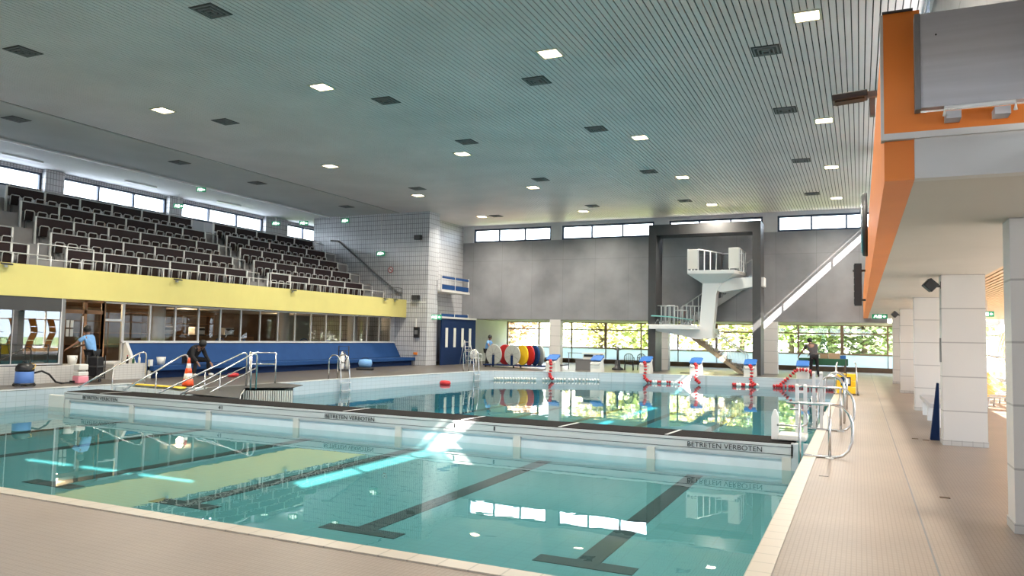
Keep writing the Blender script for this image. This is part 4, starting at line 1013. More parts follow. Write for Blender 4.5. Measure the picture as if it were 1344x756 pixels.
# reels on a trolley
RY = 35.6
def reel(label, x, y, m, rz, hub='navy'):
    t = thing('lane_rope_reel', label, 'reel', (x, y, .66), rz, 'round reels on the dark trolley')
    b = MB(); b.lathe([(.50, -.04), (.52, -.02), (.52, .02), (.50, .04)], n=32, axis='y'); b.build('disc', m, t)
    if hub:
        b = MB(); b.box(-.05, .07, -.09, -.041, -.52, -.02); b.build('brace', hub, t)
        b = MB(); b.lathe([(.07, -.07), (.07, -.04)], n=14, axis='y'); b.build('hub', 'grey', t)
        b = MB()
        for k in range(4): a = PI * k / 4 + .3; b.tube([(-.48 * cos(a), -.045, -.48 * sin(a)), (.48 * cos(a), -.045, .48 * sin(a))], .006, 4)
        b.build('spokes', 'grey', t)
reel('large pale grey reel at the left of the dark trolley', -17.2, RY - .15, 'reel_grey', -.25)
reel('dark red reel standing between the two pale grey reels', -16.75, RY + .3, 'red', -.25, None)
reel('large pale grey reel in the middle of the dark trolley', -16.15, RY - .15, 'reel_grey', -.25)
reel('yellow disc right of the two pale grey reels', -15.75, RY + .2, 'yellow_plastic', -.55, None)
reel('dark red disc behind the yellow disc', -15.45, RY + .42, 'red', -.65, None)
reel('blue disc between the red disc and the last grey disc', -15.22, RY + .60, 'blue', -.7, None)
reel('pale grey disc at the right end of the coloured discs', -15.02, RY + .76, 'reel_grey', -.7, None)
t = thing('reel_trolley', 'low dark trolley carrying the round reels', 'trolley', (-17.7, RY, 0))
b = MB(); b.box(-.1, 3.6, -.2, .9, .10, .15); b.build('deck_plate', 'navy', t)
for x in (.0, 1.6, 3.4):
    for y in (-.1, .8):
        b = MB(); b.lathe([(.05, -.02), (.05, .02)], (x, y, .05), 10, 'y'); b.build('castor', 'black', t)
b = MB(); b.tube([(3.5, 0, .15), (3.9, 0, .22), (4.3, 0, .24), (4.3, .6, .24), (3.5, .6, .15)], .03, 6); b.build('handle_bar', 'darkgrey', t)
# timing desk
t = thing('timing_desk', 'grey desk with a pale copier-like console between two blocks', 'desk', (-13.0, 36.2, 0))
b = MB(); b.box(0, 1.2, 0, .7, 0, .5); b.box(-.03, 1.25, -.03, .73, .5, .54); b.build('cabinet', 'grey', t)
b = MB(); b.box(.35, 1.25, .1, .65, .54, .74); b.box(.30, 1.32, .08, .68, .80, .86); b.box(.9, 1.25, .1, .65, .74, .8); cs = b.build('console', 'offwhite', t, bevel=.01)
b = MB(); b.box(.40, .88, .09, .3, .66, .78); b.build('opening', 'black', cs)
b = MB(); b.box(-.55, .5, .3, .45, .82, .85); b.tube([(-.5, .37, 0), (-.5, .37, .82)], .02, 6); b.build('side_shelf', 'grey', t)
t = thing('exercise_stand', 'black round-headed stand before the rear windows', 'stand', (-11.35, 38.0, 0))
b = MB(); b.lathe([(.30, 0), (.30, .08), (.16, .14), (.12, .4), (.08, .5)], n=18); b.build('base', 'black', t)
b = MB(); b.tube([(0, 0, .4), (0, 0, 1.15)], .06, 8); b.build('column', 'darkgrey', t)
b = MB(); b.tube([(.26 * cos(a), 0, 1.18 + .16 * sin(a)) for a in [2 * PI * k / 20 for k in range(20)]], .022, 6, closed=True); b.cbox((0, 0, 1.18), (.5, .04, .05)); b.build('handle_ring', 'black', t)
chair('garden_chair', 'black slatted plastic armchair, left of the pair by the portal frame', (-10.75, 38.0, 0), PI + .2, 'black', 'black', 'black plastic armchairs', H=.85)
chair('garden_chair', 'black slatted plastic armchair, right of the pair by the portal frame', (-10.1, 38.3, 0), PI - .1, 'black', 'black', 'black plastic armchairs', H=.85)
b = MB(); b.box(-7.9, -7.2, 36.9, 37.3, 0, .03); tag(b.build('floor_grate', 'vent', None), 'dark floor grate on the far deck left of the tower steps', 'grate')
# green table with boxes
t = thing('games_table', 'dark green table at the rear right, loaded with boxes', 'table', (-1.5, 39.3, 0))
b = MB(); b.box(-1.15, 1.0, -.6, .6, .55, .86); b.build('tabletop', 'green', t, bevel=.02)
for sx in (-1, .85):
    for sy in (-.5, .5):
        b = MB(); b.box(sx - .03, sx + .03, sy - .03, sy + .03, 0, .56); b.build('leg', 'wood_dark', t)
for i, (x, y, w_, d_, h_, m, lab) in enumerate(((-1.55, 39.2, .35, .4, .2, 'cardboard', 'small cardboard box on the left of the green table'), (-1.1, 39.1, .5, .5, .26, 'cardboard', 'larger cardboard box in the middle of the green table'),
        (-.75, 39.5, .3, .3, .16, 'bluetop', 'blue crate at the right end of the green table'), (-1.9, 39.4, .3, .3, .14, 'offwhite', 'pale flat box at the far left of the green table'))):
    b = MB(); b.box(x - w_ / 2, x + w_ / 2, y - d_ / 2, y + d_ / 2, .86, .86 + h_); tag(b.build('box', m, bevel=.01), lab, 'box')
t = thing('potted_shrub', 'dark green conical shrub outside the rear window behind the table', 'plant', (-1.9, 47.4, -.15))
b = MB(); b.lathe([(.2, 0), (.25, .4), (.25, .42)], n=14); b.build('pot', 'grey', t)
b = MB(); rnd = random.Random(3)
for k in range(500):
    h = rnd.random() ** 1.3; a = rnd.random() * 6.28; r = (1 - h) * .6 * math.sqrt(rnd.random()); c = (r * cos(a), r * sin(a), .4 + 1.9 * h)
    b.cbox(c, (.09, .05, .004), rnd.random() * 6, rnd.random() * 3, rnd.random() * 3)
M['leaf_dark'] = mat('leaf_dark', (.03, .08, .02), .6)
b.build('foliage', 'leaf_dark', t)
# yellow step trolley on the right
t = thing('step_trolley', 'yellow plastic step trolley with steel hoops at the right edge', 'trolley', (-.40, 26.6, 0)); t.scale = (.85, .85, .9)
b = MB()
for k in range(3): b.box(-.32, .32, -.5 + .28 * k, .5, .05 + .22 * k, .27 + .22 * k)
b.build('steps', 'yellow_plastic', t, bevel=.02)
b = MB(); b.box(-.18, .16, -.52, -.50, .32, .62); lp = b.build('label_panel', 'navy', t); b = MB(); b.box(-.05, .12, -.53, -.521, .38, .58); b.build('paper_label', 'offwhite', lp)
for s in (-1, 1):
    b = MB(); b.tube([(s * .38, -.5, .05), (s * .34, -.3, 1.0), (s * .30, -.1, 1.12), (s * .34, .25, 1.05), (s * .38, .45, .05)], .025, 8); b.build('hoop', 'steel', t)
    b = MB(); b.lathe([(.07, -.025), (.07, .025)], (s * .40, -.45, .07), 12, 'x'); b.build('wheel', 'grey', t)
b = MB(); b.tube([(0, -.45, .5), (0, -.4, 1.0), (0, -.35, 1.25)], .02, 6); b.build('push_pole', 'black', t)
# ------------------------------------------------------------------ ceiling lights and vents
place = ['nearest', 'second nearest', 'third nearest', 'farthest']
colx = [(-0.9, 'right'), (-6.4, 'middle right'), (-12.9, 'middle left'), (-18.75, 'left')]
def make_light():
    t = thing('ceiling_light', 'x', 'ceiling light')
    b = MB(); h = .27
    for (x0, x1, y0, y1) in ((-h, h, -h, -h + .05), (-h, h, h - .05, h), (-h, -h + .05, -h + .05, h - .05), (h - .05, h, -h + .05, h - .05)): b.box(x0, x1, y0, y1, -.02, .02)
    b.build('frame', 'lamp_rim', t)
    b = MB(); b.box(-h + .05, h - .05, -h + .05, h - .05, .0, .015); b.build('diffuser', 'lamp', t)
    return t
L0 = make_light(); index(L0); first = True
ll = bpy.data.lights.new('ceiling_lamp', 'AREA'); ll.shape = 'SQUARE'; ll.size = .42; ll.energy = 60; ll.color = (1, .93, .8); ll.spread = 2.6
for j, y in enumerate((15.8, 23.65, 30.15, 36.8)):
    for x, d in colx:
        lab = 'square glowing ceiling light, %s row across, %s line' % (place[j], d)
        if first: L0.location = (x, y, ZC); L0['label'] = lab; L0['group'] = 'square ceiling lights'; first = False
        else: copy_tree(L0, (x, y, ZC), label=lab, group='square ceiling lights')
        o = bpy.data.objects.new('ceiling_lamp', ll); COL.objects.link(o); o.location = (x, y, ZC - .04)
for x in (-0.9, -6.4, -12.9, -18.75):
    o = bpy.data.objects.new('ceiling_lamp', ll); COL.objects.link(o); o.location = (x, 8.6, ZC - .04)
    c = copy_tree(L0, (x, 8.6, ZC), label='square ceiling light of the row nearest the front wall, at %s' % {-0.9: 'the right', -6.4: 'middle right', -12.9: 'middle left', -18.75: 'the left'}[x], group='square ceiling lights')
def make_vent():
    t = thing('ceiling_vent', 'x', 'vent')
    b = MB(); h = .30; b.box(-h, h, -h, h, -.012, .0); b.build('plate', 'vent', t)
    b = MB()
    for k in range(3):
        q = h - .04 - .085 * k
        for (x0, x1, y0, y1) in ((-q, q, -q, -q + .03), (-q, q, q - .03, q), (-q, -q + .03, -q + .03, q - .03), (q - .03, q, -q + .03, q - .03)): b.box(x0, x1, y0, y1, -.03 - .012 * k, -.0125)
    b.build('louvre', 'grey', t)
    return t
V0 = make_vent(); index(V0); first = True
vx = [(-1.85, 'right'), (-7.4, 'middle right'), (-11.95, 'middle left'), (-17.9, 'left'), (-24.0, 'far left over the seats')]
for j, y in enumerate((11.1, 17.4, 22.2, 28.7, 35.4)):
    for x, d in vx:
        if x < -20: y2 = (14.8, 21.1, 25.3, 31.7, None)[j]
        else: y2 = {(-17.9, 4): 36.8}.get((x, j), y)
        if y2 is None or (j == 0 and x > -8) or (x == -17.9 and j == 2): continue
        lab = 'dark square ceiling vent, %s row across, %s line' % (('nearest', 'second', 'third', 'fourth', 'farthest')[j], d)
        if first: V0.location = (x, y2, ZC); V0['label'] = lab; V0['group'] = 'square ceiling vents'; first = False
        else: copy_tree(V0, (x, y2, ZC), label=lab, group='square ceiling vents')
for i, (y0, d) in enumerate(((17.5, 'nearest'), (22.8, 'second nearest'), (28.0, 'third nearest'), (12, 'left of the first pier'))):
    b = MB(); b.box(-29.2, -29.1, y0, y0 + 1.6, ZC - .075, ZC - .02)
    tag(b.build('strip_light', 'white'), 'thin unlit strip light over the top seats, %s' % d, 'strip light', 'strip lights over the top seats')
# ------------------------------------------------------------------ gallery fittings
t = thing('roller_box', 'large brushed metal panel at the near end of the gallery', 'panel', (0.36, 5.80, 3.26))
b = MB(); b.box(.035, 1.6, 0, .08, 0.0, .64 + .02); b.build('front_panel', 'steel_panel', t)
b = MB(); b.box(0, .035, -.01, .1, -.01, .66); b.build('side_profile', 'grey', t)
b = MB(); b.cyl((.03 + .10, -.004, .50), (.03 + .10, .001, .50), .006, 10); b.build('key_hole', 'black', t)
b = MB(); b.tube([(.17, -.06, -.085), (.17, -.06, -.03), (.57, -.06, -.03), (.57, -.06, -.085)], .013, 8); b.build('grab_tube', 'white', t)
for x in (.18, .46):
    b = MB(); b.box(x, x + .09, -.03, .1, -.095, -.045); b.build('bracket', 'steel_panel', t)
t = thing('round_clock', 'large round clock seen edge-on on the orange gallery front', 'clock', (0.17, 17.8, 4.17))
b = MB(); b.lathe([(.66, -.10), (.68, -.07), (.68, -.001)], n=40, axis='x'); b.build('case', 'darkgrey', t)
b = MB(); b.lathe([(.60, -.13), (.63, -.105), (.63, -.1001)], n=40, axis='x'); dl = b.build('dial', 'steel', t)
b = MB(); b.cbox((-.14, .1, .12), (.012, .03, .45), rx=.6); b.cbox((-.14, -.1, .05), (.012, .04, .3), rx=-.9); b.build('hand', 'black', dl)
t = thing('line_speaker', 'tall black column loudspeaker bracketed to the orange gallery front', 'speaker', (0.17, 24.6, 3.35))
b = MB(); b.box(-.30, -.10, -.2, .2, -.62, .62); b.build('cabinet', 'black', t, bevel=.01)
for k in range(6):
    b = MB(); b.box(-.315, -.3001, -.17, .17, -.58 + .2 * k, -.42 + .2 * k); b.build('grille', 'darkgrey', t)
b = MB(); b.tube([(-.34, 0, .42), (0, 0, .42)], .035, 6); b.tube([(-.1, 0, -.45), (0, 0, -.45)], .03, 6); b.build('bracket', 'darkgrey', t)
t = thing('floodlight', 'dark floodlight on a short arm left of the orange gallery end', 'floodlight', (0.165, 8.6, 4.2))
b = MB(); b.cbox((-.24, 0, .02), (.34, .20, .07), ry=-.07); b.build('lamp_head', 'darkgrey', t, bevel=.01)
b = MB(); b.cbox((-.24, 0, -.022), (.28, .14, .012), ry=-.07); b.build('lens', 'vent', t)
b = MB(); b.box(-.07, .02, -.03, .03, 0, .06); b.box(-.05, 0.0, -.04, .04, -.2, -.02); b.build('bracket', 'grey', t)
def diamond_speaker(label, y, z):
    t = thing('wall_speaker', label, 'speaker', (1.24, y, z), 0, 'small diamond-set speakers on the pillars')
    b = MB(); b.cbox((-.16, -.02, .0), (.17, .16, .17), ry=.75, rz=.2); b.build('cabinet', 'black', t, bevel=.012)
    b = MB(); b.tube([(-.08, 0, -.02), (0, 0, -.02)], .02, 6); b.box(-.012, 0, -.03, .03, -.06, .06); b.build('bracket', 'darkgrey', t)
diamond_speaker('black diamond-set speaker high on the second pillar', 14.45, 2.63)
diamond_speaker('smaller black diamond-set speaker on the fourth pillar', 28.7, 2.62)
exit_sign('exit_sign', 'exit sign under the gallery ceiling right of the orange beam end', (.72, 33.0, 2.68), 0, .06, w=.55, h=.18)
exit_sign('exit_sign', 'exit sign right of the second pillar above the loungers', (3.0, 23.0, 2.45), 0, .3, w=.32, h=.14)
b = MB(); b.box(1.225, 1.2395, 14.5, 14.72, 1.35, 1.75); tag(b.build('pillar_notice', 'grey'), 'small grey plate on the shaded side of the second pillar', 'notice')
b = MB(); b.prism([(1.09, 0), (1.235, 0), (1.235, .98), (1.20, .98)], 15.0, 15.12, 'y')
tag(b.build('folded_sunshade', 'navy', bevel=.01), 'dark folded sunshade leaning behind the second pillar', 'parasol')
t = thing('tiled_bench', 'white tiled bench with grey top between the second and third pillars', 'bench', (1.27, 17.3, 0))
b = MB(); b.box(0, .5, 0, 3.0, .38, .46); b.build('seat', 'steel_panel', t)
for y in (0, 1.45, 2.85):
    b = MB(); b.box(.05, .45, y, y + .14, 0, .38); b.build('leg', 'white', t)
for i, (x, y, d) in enumerate(((.86, 15.05, 'left of the pair before the second pillar'), (1.02, 14.93, 'right of the pair before the second pillar'), (.82, 9.5, 'nearest on the right deck'))):
    b = MB(); b.box(x - .05, x + .05, y - .03, y + .03, 0, .006); tag(b.build('floor_drain', 'wood_dark'), 'small rusty slot drain in the floor, %s' % d, 'drain', 'slot drains in the right deck')
b = MB(); b.box(-.47, -.36, 10.2, 10.22, 0, .005); tag(b.build('floor_drain', 'grey'), 'small dark floor socket in front of the nearest steel gate', 'drain')
# loungers
def lounger(label, loc, rz, group, up=False):
    t = thing('sun_lounger', label, 'sun lounger', loc, rz, group)
    rx = 1.25 if up else 0
    R = Matrix.Rotation(rx, 3, 'X')
    def q(p): v = R @ Vector(p); return (v.x, v.y, v.z + (0.05 if up else 0))
    pf = [(0, .32), (.6, .36), (1.15, .30), (1.5, .48), (1.95, .80)]
    for s in (-.32, .32):
        b = MB(); b.tube([q((s, y, z)) for y, z in pf], .022, 6); b.build('side_rail', 'white', t)
        for y in (.1, 1.2):
            b = MB(); b.tube([q((s, y, .33)), q((s, y + .06, 0))], .02, 6); b.build('leg', 'white', t)
    b = MB()
    for k in range(4):
        (y0, z0), (y1, z1) = pf[k], pf[k + 1]; v = len(b.v)
        b.v += [q((-.30, y0 + .02, z0)), q((.30, y0 + .02, z0)), q((.30, y1 - .02, z1)), q((-.30, y1 - .02, z1)), q((-.30, y0 + .02, z0 + .02)), q((.30, y0 + .02, z0 + .02)), q((.30, y1 - .02, z1 + .02)), q((-.30, y1 - .02, z1 + .02))]
        for f in ((0, 3, 2, 1), (4, 5, 6, 7), (0, 1, 5, 4), (1, 2, 6, 5), (2, 3, 7, 6), (3, 0, 4, 7)): b.face([v + i for i in f])
    b.build('seat', 'lounger', t)
for i in range(5):
    lounger('orange sun lounger in the near slanted row by the right glazing, %s from the front' % ORD[i], (3.9 + .30 * i, 22.4 + 1.15 * i, 0), 1.0, 'orange loungers by the right glazing')
for i in range(5):
    lounger('orange sun lounger tipped upright behind the near row, %s from the front' % ORD[i], (4.5 + .1 * i, 29.2 + 1.3 * i, 0), 1.2, 'orange loungers by the right glazing', up=True)
# ------------------------------------------------------------------ people
def skin_mesh(name, joints, edges, m, parent, root, sub=1):
    me = bpy.data.meshes.new(name)
    keys = list(joints)
    me.from_pydata([joints[k][:3] for k in keys], [(keys.index(a), keys.index(c)) for a, c in edges], [])
    me.materials.append(M[m])
    o = bpy.data.objects.new(name, me); COL.objects.link(o); o.parent = parent
    md = o.modifiers.new('skin', 'SKIN'); md.use_smooth_shade = True
    for i, k in enumerate(keys):
        r = joints[k][3]; r = (r, r) if not isinstance(r, tuple) else r
        me.skin_vertices[0].data[i].radius = r
        me.skin_vertices[0].data[i].use_root = (k == root)
    s = o.modifiers.new('sub', 'SUBSURF'); s.levels = sub; s.render_levels = sub
    return o
def person(label, loc, rz, J, shirt, trousers, shoes, long_sleeve=False, s=1.0):
    """J: joints in local space, facing -y.  Every limb tapers and is one continuous surface."""
    t = thing('person', label, 'person', loc, rz)
    t.scale = (s, s, s)
    rad = dict(pelvis=(.15, .11), waist=(.135, .10), chest=(.16, .115), neck0=.07, neck=.052, chin=.065, head=.092, crown=.075, nose=.02,
               shl=.062, ell=.043, wrl=.028, shr=.062, elr=.043, wrr=.028, hil=.085, knl=.058, anl=.038, tol=.036, hir=.085, knr=.058, anr=.038, tor=.036)
    H_ = {}
    for k, v in J.items(): H_[k] = (*v, rad[k])
    for sd in 'lr':
        w_, e_ = Vector(J['wr' + sd]), Vector(J['el' + sd]); d = (w_ - e_).normalized(); side = d.cross(Vector((0, 0, 1)))
        if side.length < .2: side = d.cross(Vector((0, 1, 0)))
        side.normalize()
        p = w_ + d * .055; H_['pa' + sd] = (*p, .026)
        for q, (off, ln) in enumerate(((-.026, .075), (-.009, .088), (.009, .082), (.026, .065))):
            a = p + d * .03 + side * off; c = a + d * ln * .5 + Vector((0, 0, -.006)); e = a + d * ln * .85 + Vector((0, 0, -.03))
            H_['f%s%da' % (sd, q)] = (*a, .010); H_['f%s%db' % (sd, q)] = (*c, .009); H_['f%s%dc' % (sd, q)] = (*e, .008)
        a = w_ + d * .03 + side * -.035; c = a + d * .04 + side * -.022
        H_['t%sa' % sd] = (*a, .011); H_['t%sb' % sd] = (*c, .009)
    E_ = [('pelvis', 'waist'), ('waist', 'chest'), ('chest', 'neck0'), ('neck0', 'neck'), ('neck', 'chin'), ('chin', 'head'), ('head', 'crown'), ('chin', 'nose')]
    for sd in 'lr':
        E_ += [('chest', 'sh' + sd), ('sh' + sd, 'el' + sd), ('el' + sd, 'wr' + sd), ('wr' + sd, 'pa' + sd), ('wr' + sd, 't%sa' % sd), ('t%sa' % sd, 't%sb' % sd)]
        E_ += [('pelvis', 'hi' + sd), ('hi' + sd, 'kn' + sd), ('kn' + sd, 'an' + sd), ('an' + sd, 'to' + sd)]
        for q in range(4): E_ += [('pa' + sd, 'f%s%da' % (sd, q)), ('f%s%da' % (sd, q), 'f%s%db' % (sd, q)), ('f%s%db' % (sd, q), 'f%s%dc' % (sd, q))]
    skin_mesh('body', H_, E_, 'skin', t, 'pelvis', 1)
    up = lambda k, f: (*J[k], tuple(x * f for x in rad[k]) if isinstance(rad[k], tuple) else rad[k] * f)
    S = {k: up(k, 1.32) for k in ('pelvis', 'waist', 'chest', 'neck0', 'shl', 'shr')}
    SE = [('pelvis', 'waist'), ('waist', 'chest'), ('chest', 'neck0'), ('chest', 'shl'), ('chest', 'shr')]
    for sd in 'lr':
        e = Vector(J['el' + sd]); h = Vector(J['sh' + sd])
        if long_sleeve:
            S['el' + sd] = (*e, .056); S['wr' + sd] = (*J['wr' + sd], .042); SE += [('sh' + sd, 'el' + sd), ('el' + sd, 'wr' + sd)]
        else:
            m_ = h.lerp(e, .65); S['sl' + sd] = (*m_, .075); SE += [('sh' + sd, 'sl' + sd)]
    skin_mesh('shirt', S, SE, shirt, t, 'waist', 2)
    T = {k: up(k, 1.2) for k in ('pelvis', 'hil', 'hir', 'knl', 'knr')}
    T['anl'] = (*J['anl'], .055); T['anr'] = (*J['anr'], .055)
    skin_mesh('trousers', T, [('pelvis', 'hil'), ('pelvis', 'hir'), ('hil', 'knl'), ('hir', 'knr'), ('knl', 'anl'), ('knr', 'anr')], trousers, t, 'pelvis', 2)
    for sd in 'lr':
        a, b_ = Vector(J['an' + sd]), Vector(J['to' + sd])
        skin_mesh('shoe', {'h': (a.x, a.y, max(.045, a.z - .03), .048), 'm': (*((a * .4 + b_ * .6)), .048), 't': (b_.x, b_.y, max(.04, b_.z), .040)}, [('h', 'm'), ('m', 't')], shoes, t, 'h', 1)
    h, c = Vector(J['head']), Vector(J['crown']); back = (h - Vector(J['nose'])); back.z *= .2; back = back.normalized() * .028
    ctr = (h + c) / 2 + back * .7 + Vector((0, 0, .012)); b = MB()
    b.lathe([(.115 * sin(PI * (i + .2) / 10.4), -.12 * cos(PI * (i + .2) / 10.4)) for i in range(11)], tuple(ctr), 16)
    b.build('hair', 'hair', t)
    return t
# man in the blue shirt: back turned, leaning left towards the door glass
J1 = dict(pelvis=(0, 0, .92), waist=(-.03, -.03, 1.08), chest=(-.06, -.09, 1.30), neck0=(-.07, -.13, 1.44), neck=(-.07, -.15, 1.49), chin=(-.07, -.18, 1.54), head=(-.07, -.19, 1.60), crown=(-.07, -.19, 1.66), nose=(-.07, -.28, 1.56),
          shl=(-.25, -.12, 1.37), ell=(-.42, -.28, 1.16), wrl=(-.58, -.40, 1.02), shr=(.12, -.12, 1.38), elr=(.10, -.30, 1.15), wrr=(-.10, -.44, 1.08),
          hil=(-.10, 0, .88), knl=(-.12, -.03, .49), anl=(-.13, .04, .09), tol=(-.15, -.14, .045), hir=(.10, 0, .88), knr=(.14, -.02, .49), anr=(.16, .05, .09), tor=(.18, -.13, .045))
person('person in light blue shirt and black trousers leaning towards the cafe door', (-22.0, 16.35, 0), -1.35, {k: (-v[0], v[1], v[2]) for k, v in J1.items()}, 'shirt_blue', 'cloth_black', 'black', s=.97)
t = thing('cleaning_cart', 'dark cleaning cart standing left of the person in the blue shirt', 'cart', (-21.2, 15.9, 0), .1); t.scale = (.9, .8, .8)
for z in (.12, .55):
    b = MB(); b.box(-.25, .25, -.2, .2, z, z + .06); b.build('shelf', 'darkgrey', t)
b = MB()
for sx in (-.23, .23):
    for sy in (-.18, .18): b.tube([(sx, sy, .1), (sx, sy, 1.0)], .018, 6)
b.build('frame', 'black', t)
b = MB(); b.prism([(-.22, .2), (.22, .2), (.2, .95), (-.2, .95)], -.17, .17, 'y'); b.build('waste_sack', 'cloth_black', t, bevel=.05)
for sx in (-.2, .2):
    b = MB(); b.lathe([(.06, -.02), (.06, .02)], (sx, 0, .06), 12, 'x'); b.build('castor', 'black', t)
# figure in black sitting bent forward on the bench edge
J2 = dict(pelvis=(0, .05, .52), waist=(0, -.02, .66), chest=(0, -.18, .84), neck0=(0, -.30, .92), neck=(0, -.34, .94), chin=(0, -.40, .93), head=(0, -.43, .97), crown=(0, -.45, 1.02), nose=(0, -.50, .89),
          shl=(-.19, -.25, .87), ell=(-.30, -.32, .62), wrl=(-.30, -.50, .45), shr=(.19, -.25, .87), elr=(.27, -.34, .60), wrr=(.22, -.55, .42),
          hil=(-.11, 0, .52), knl=(-.24, -.42, .50), anl=(-.27, -.36, .09), tol=(-.30, -.55, .045), hir=(.11, 0, .52), knr=(.27, -.42, .50), anr=(.33, -.40, .09), tor=(.37, -.58, .045))
person('person dressed in black with white shoes, bent forward on the blue bench', (-21.45, 19.75, 0), PI / 2 + .1, J2, 'cloth_black', 'cloth_black', 'white', True, s=1.15)
# worker bending over the green table
J3 = dict(pelvis=(0, 0, .95), waist=(-.04, -.06, 1.10), chest=(-.12, -.20, 1.32), neck0=(-.17, -.30, 1.44), neck=(-.18, -.33, 1.48), chin=(-.20, -.38, 1.51), head=(-.20, -.39, 1.57), crown=(-.20, -.40, 1.63), nose=(-.21, -.48, 1.52),
          shl=(-.31, -.22, 1.38), ell=(-.48, -.32, 1.15), wrl=(-.62, -.42, .96), shr=(.08, -.24, 1.38), elr=(.02, -.42, 1.14), wrr=(-.18, -.5, 1.0),
          hil=(-.10, 0, .90), knl=(-.13, -.03, .50), anl=(-.14, .03, .09), tol=(-.15, -.15, .045), hir=(.10, 0, .90), knr=(.13, -.02, .50), anr=(.17, .06, .09), tor=(.19, -.12, .045))
person('person in dark shirt and black trousers bending over the green table', (-1.95, 38.4, 0), PI + .0, {k: (v[0] * -1, v[1], v[2]) for k, v in J3.items()}, 'cloth_grey', 'cloth_black', 'black', s=1.06)
# person near the reels
J4 = dict(J1); 
person('person in pale blue shirt and dark trousers behind the far left pool ladder', (-18.05, 36.4, 0), 1.6, J4, 'shirt_blue', 'cloth_black', 'black', s=.95)
chair('plastic_chair', 'white plastic chair beside the person in the pale blue shirt', (-18.3, 35.6, 0), 1.2, 'white', 'white', 'white chairs near the round reels')
# ------------------------------------------------------------------ outside
def gm(): pass
M['grass'] = mat('grass', (.22, .30, .12), .9, var=.3, scale=.8)
M['paving'] = mat('paving', (.42, .40, .37), .9, var=.1, scale=.5)
b = MB(); b.box(-80, 80, 46.8, 130, -.35, -.15); o = tag(b.build('lawn', 'grass'), 'green lawn outside the rear windows', 'lawn', kind='structure')
b = MB(); b.box(5.9, 60, -30, 46.8, -.35, -.15); b.box(-80, 60, -40, -5.3, -.35, -.15); tag(b.build('ground_terrace', 'paving'), 'pale paved terrace outside', 'terrace', kind='structure')
cols = {'yellow': (.58, .50, .22), 'green': (.34, .40, .16), 'rust': (.50, .34, .24), 'dark': (.16, .20, .09), 'lime': (.50, .54, .24)}
for k, c in cols.items(): M['leaf_' + k] = mat('leaf_' + k + '_m', c, .7)
M['bark'] = mat('bark', (.12, .085, .06), .9, var=.2, scale=8)
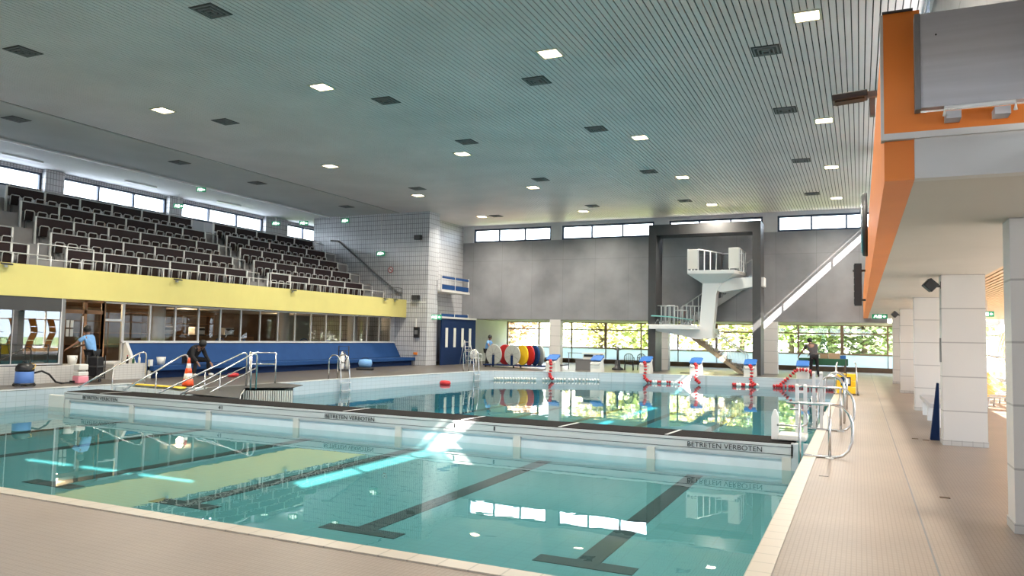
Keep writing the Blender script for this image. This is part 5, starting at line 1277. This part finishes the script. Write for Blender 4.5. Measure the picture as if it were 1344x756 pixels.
def tree(label, x, y, h, r, kind, seed, n=1700, low=1.0):
    rnd = random.Random(seed)
    t = thing('tree', label, 'tree', (x, y, -.15), group='trees beyond the rear windows')
    b = MB(); b.tube([(0, 0, 0), (.1, 0, h * .3), (-.05, .1, h * .55), (.1, 0, h * .8)], [.22, .17, .12, .05], 8); b.build('trunk', 'bark', t)
    b = MB(); tips = []
    for k in range(9):
        a = k * 2.4; z0 = h * (.22 + .05 * k); L = r * (.6 + .4 * rnd.random())
        p = [(0, 0, z0), (L * .5 * cos(a), L * .5 * sin(a), z0 + h * .08), (L * cos(a), L * sin(a), z0 + h * .1 + h * .1 * rnd.random())]
        b.tube(p, [.08, .05, .02], 5); tips.append(p[2]); tips.append(p[1])
    b.build('branches', 'bark', t)
    b = MB()
    cl = [(q[0], q[1], q[2], r * .35) for q in tips] + [(r * .8 * cos(k * 1.7) * rnd.random(), r * .8 * sin(k * 1.7) * rnd.random(), low + (h - low) * rnd.random(), r * .4) for k in range(22)]
    for k in range(n):
        c = rnd.choice(cl); d = Vector((rnd.gauss(0, 1), rnd.gauss(0, 1), rnd.gauss(0, .8))) * c[3] * .6
        p = (c[0] + d.x, c[1] + d.y, max(.3, c[2] + d.z)); s_ = .16 + .12 * rnd.random()
        v = len(b.v); R = Matrix.Rotation(rnd.random() * 6.28, 3, 'Z') @ Matrix.Rotation(rnd.random() * 3, 3, 'X')
        for (u, w_) in ((-s_, 0), (0, -s_ * .55), (s_, 0), (0, s_ * .55)): b.v.append(tuple(R @ Vector((u, w_, 0)) + Vector(p)))
        b.face([v, v + 1, v + 2, v + 3])
    b.build('foliage', 'leaf_' + kind, t)
TR = [(-25.5, 55, 7, 2.6, 'rust', 'rust-leaved tree beyond the leftmost rear window'), (-30, 62, 8, 3, 'rust', 'rust tree farther out, behind the reels'), (-17.5, 54, 7, 3.0, 'yellow', 'yellow autumn tree right of the first rear column'),
      (-13.6, 53, 6.5, 2.6, 'lime', 'bright lime tree behind the timing desk'), (-10.6, 56, 7.5, 3, 'yellow', 'yellow tree behind the black armchairs'), (-8.2, 60, 8, 3, 'green', 'green tree behind the tower steps'),
      (-4.3, 55, 6.5, 2.2, 'green', 'thin green tree left of the green table'), (-1.9, 57, 7, 2.8, 'lime', 'lime tree behind the bending person'), (.2, 53, 6, 2.6, 'dark', 'dense dark tree in the rearmost right window'),
      (1.6, 56, 7, 3, 'green', 'broad green tree at the right end of the rear windows'), (-15.5, 64, 9, 3.6, 'green', 'tall green tree in the distance, left of centre'), (4.6, 58, 8, 3, 'yellow', 'yellow tree beyond the far right corner')]
for i, (x, y, h, r, kd, lab) in enumerate(TR): tree(lab, x, y, h, r, kd, i + 11, low=.4 if i > 7 or i in (2, 3, 4) else 1.6, n=2300)
t = thing('house', 'low white house beyond the lawn, seen through the left rear windows', 'house', (-27, 74, -.15))
b = MB(); b.box(-6, 5, 0, 8, 0, 3); b.build('wall', 'white', t)
b = MB(); b.prism([(-6.4, 3), (5.4, 3), (4.2, 4.3), (-5.2, 4.3)], -.3, 8.3, 'y'); b.build('roof', 'offwhite', t)
for x in (-4.5, -1.2, 2.2):
    b = MB(); b.box(x, x + 1.4, -.03, 0, 1.0, 2.2); b.build('window', 'grey', t)
t = thing('garden_wall', 'long white garden wall beyond the lawn on the right', 'wall', (-10, 70, -.15))
b = MB(); b.box(0, 26, 0, .3, 0, 2.0); b.build('wall', 'white', t)
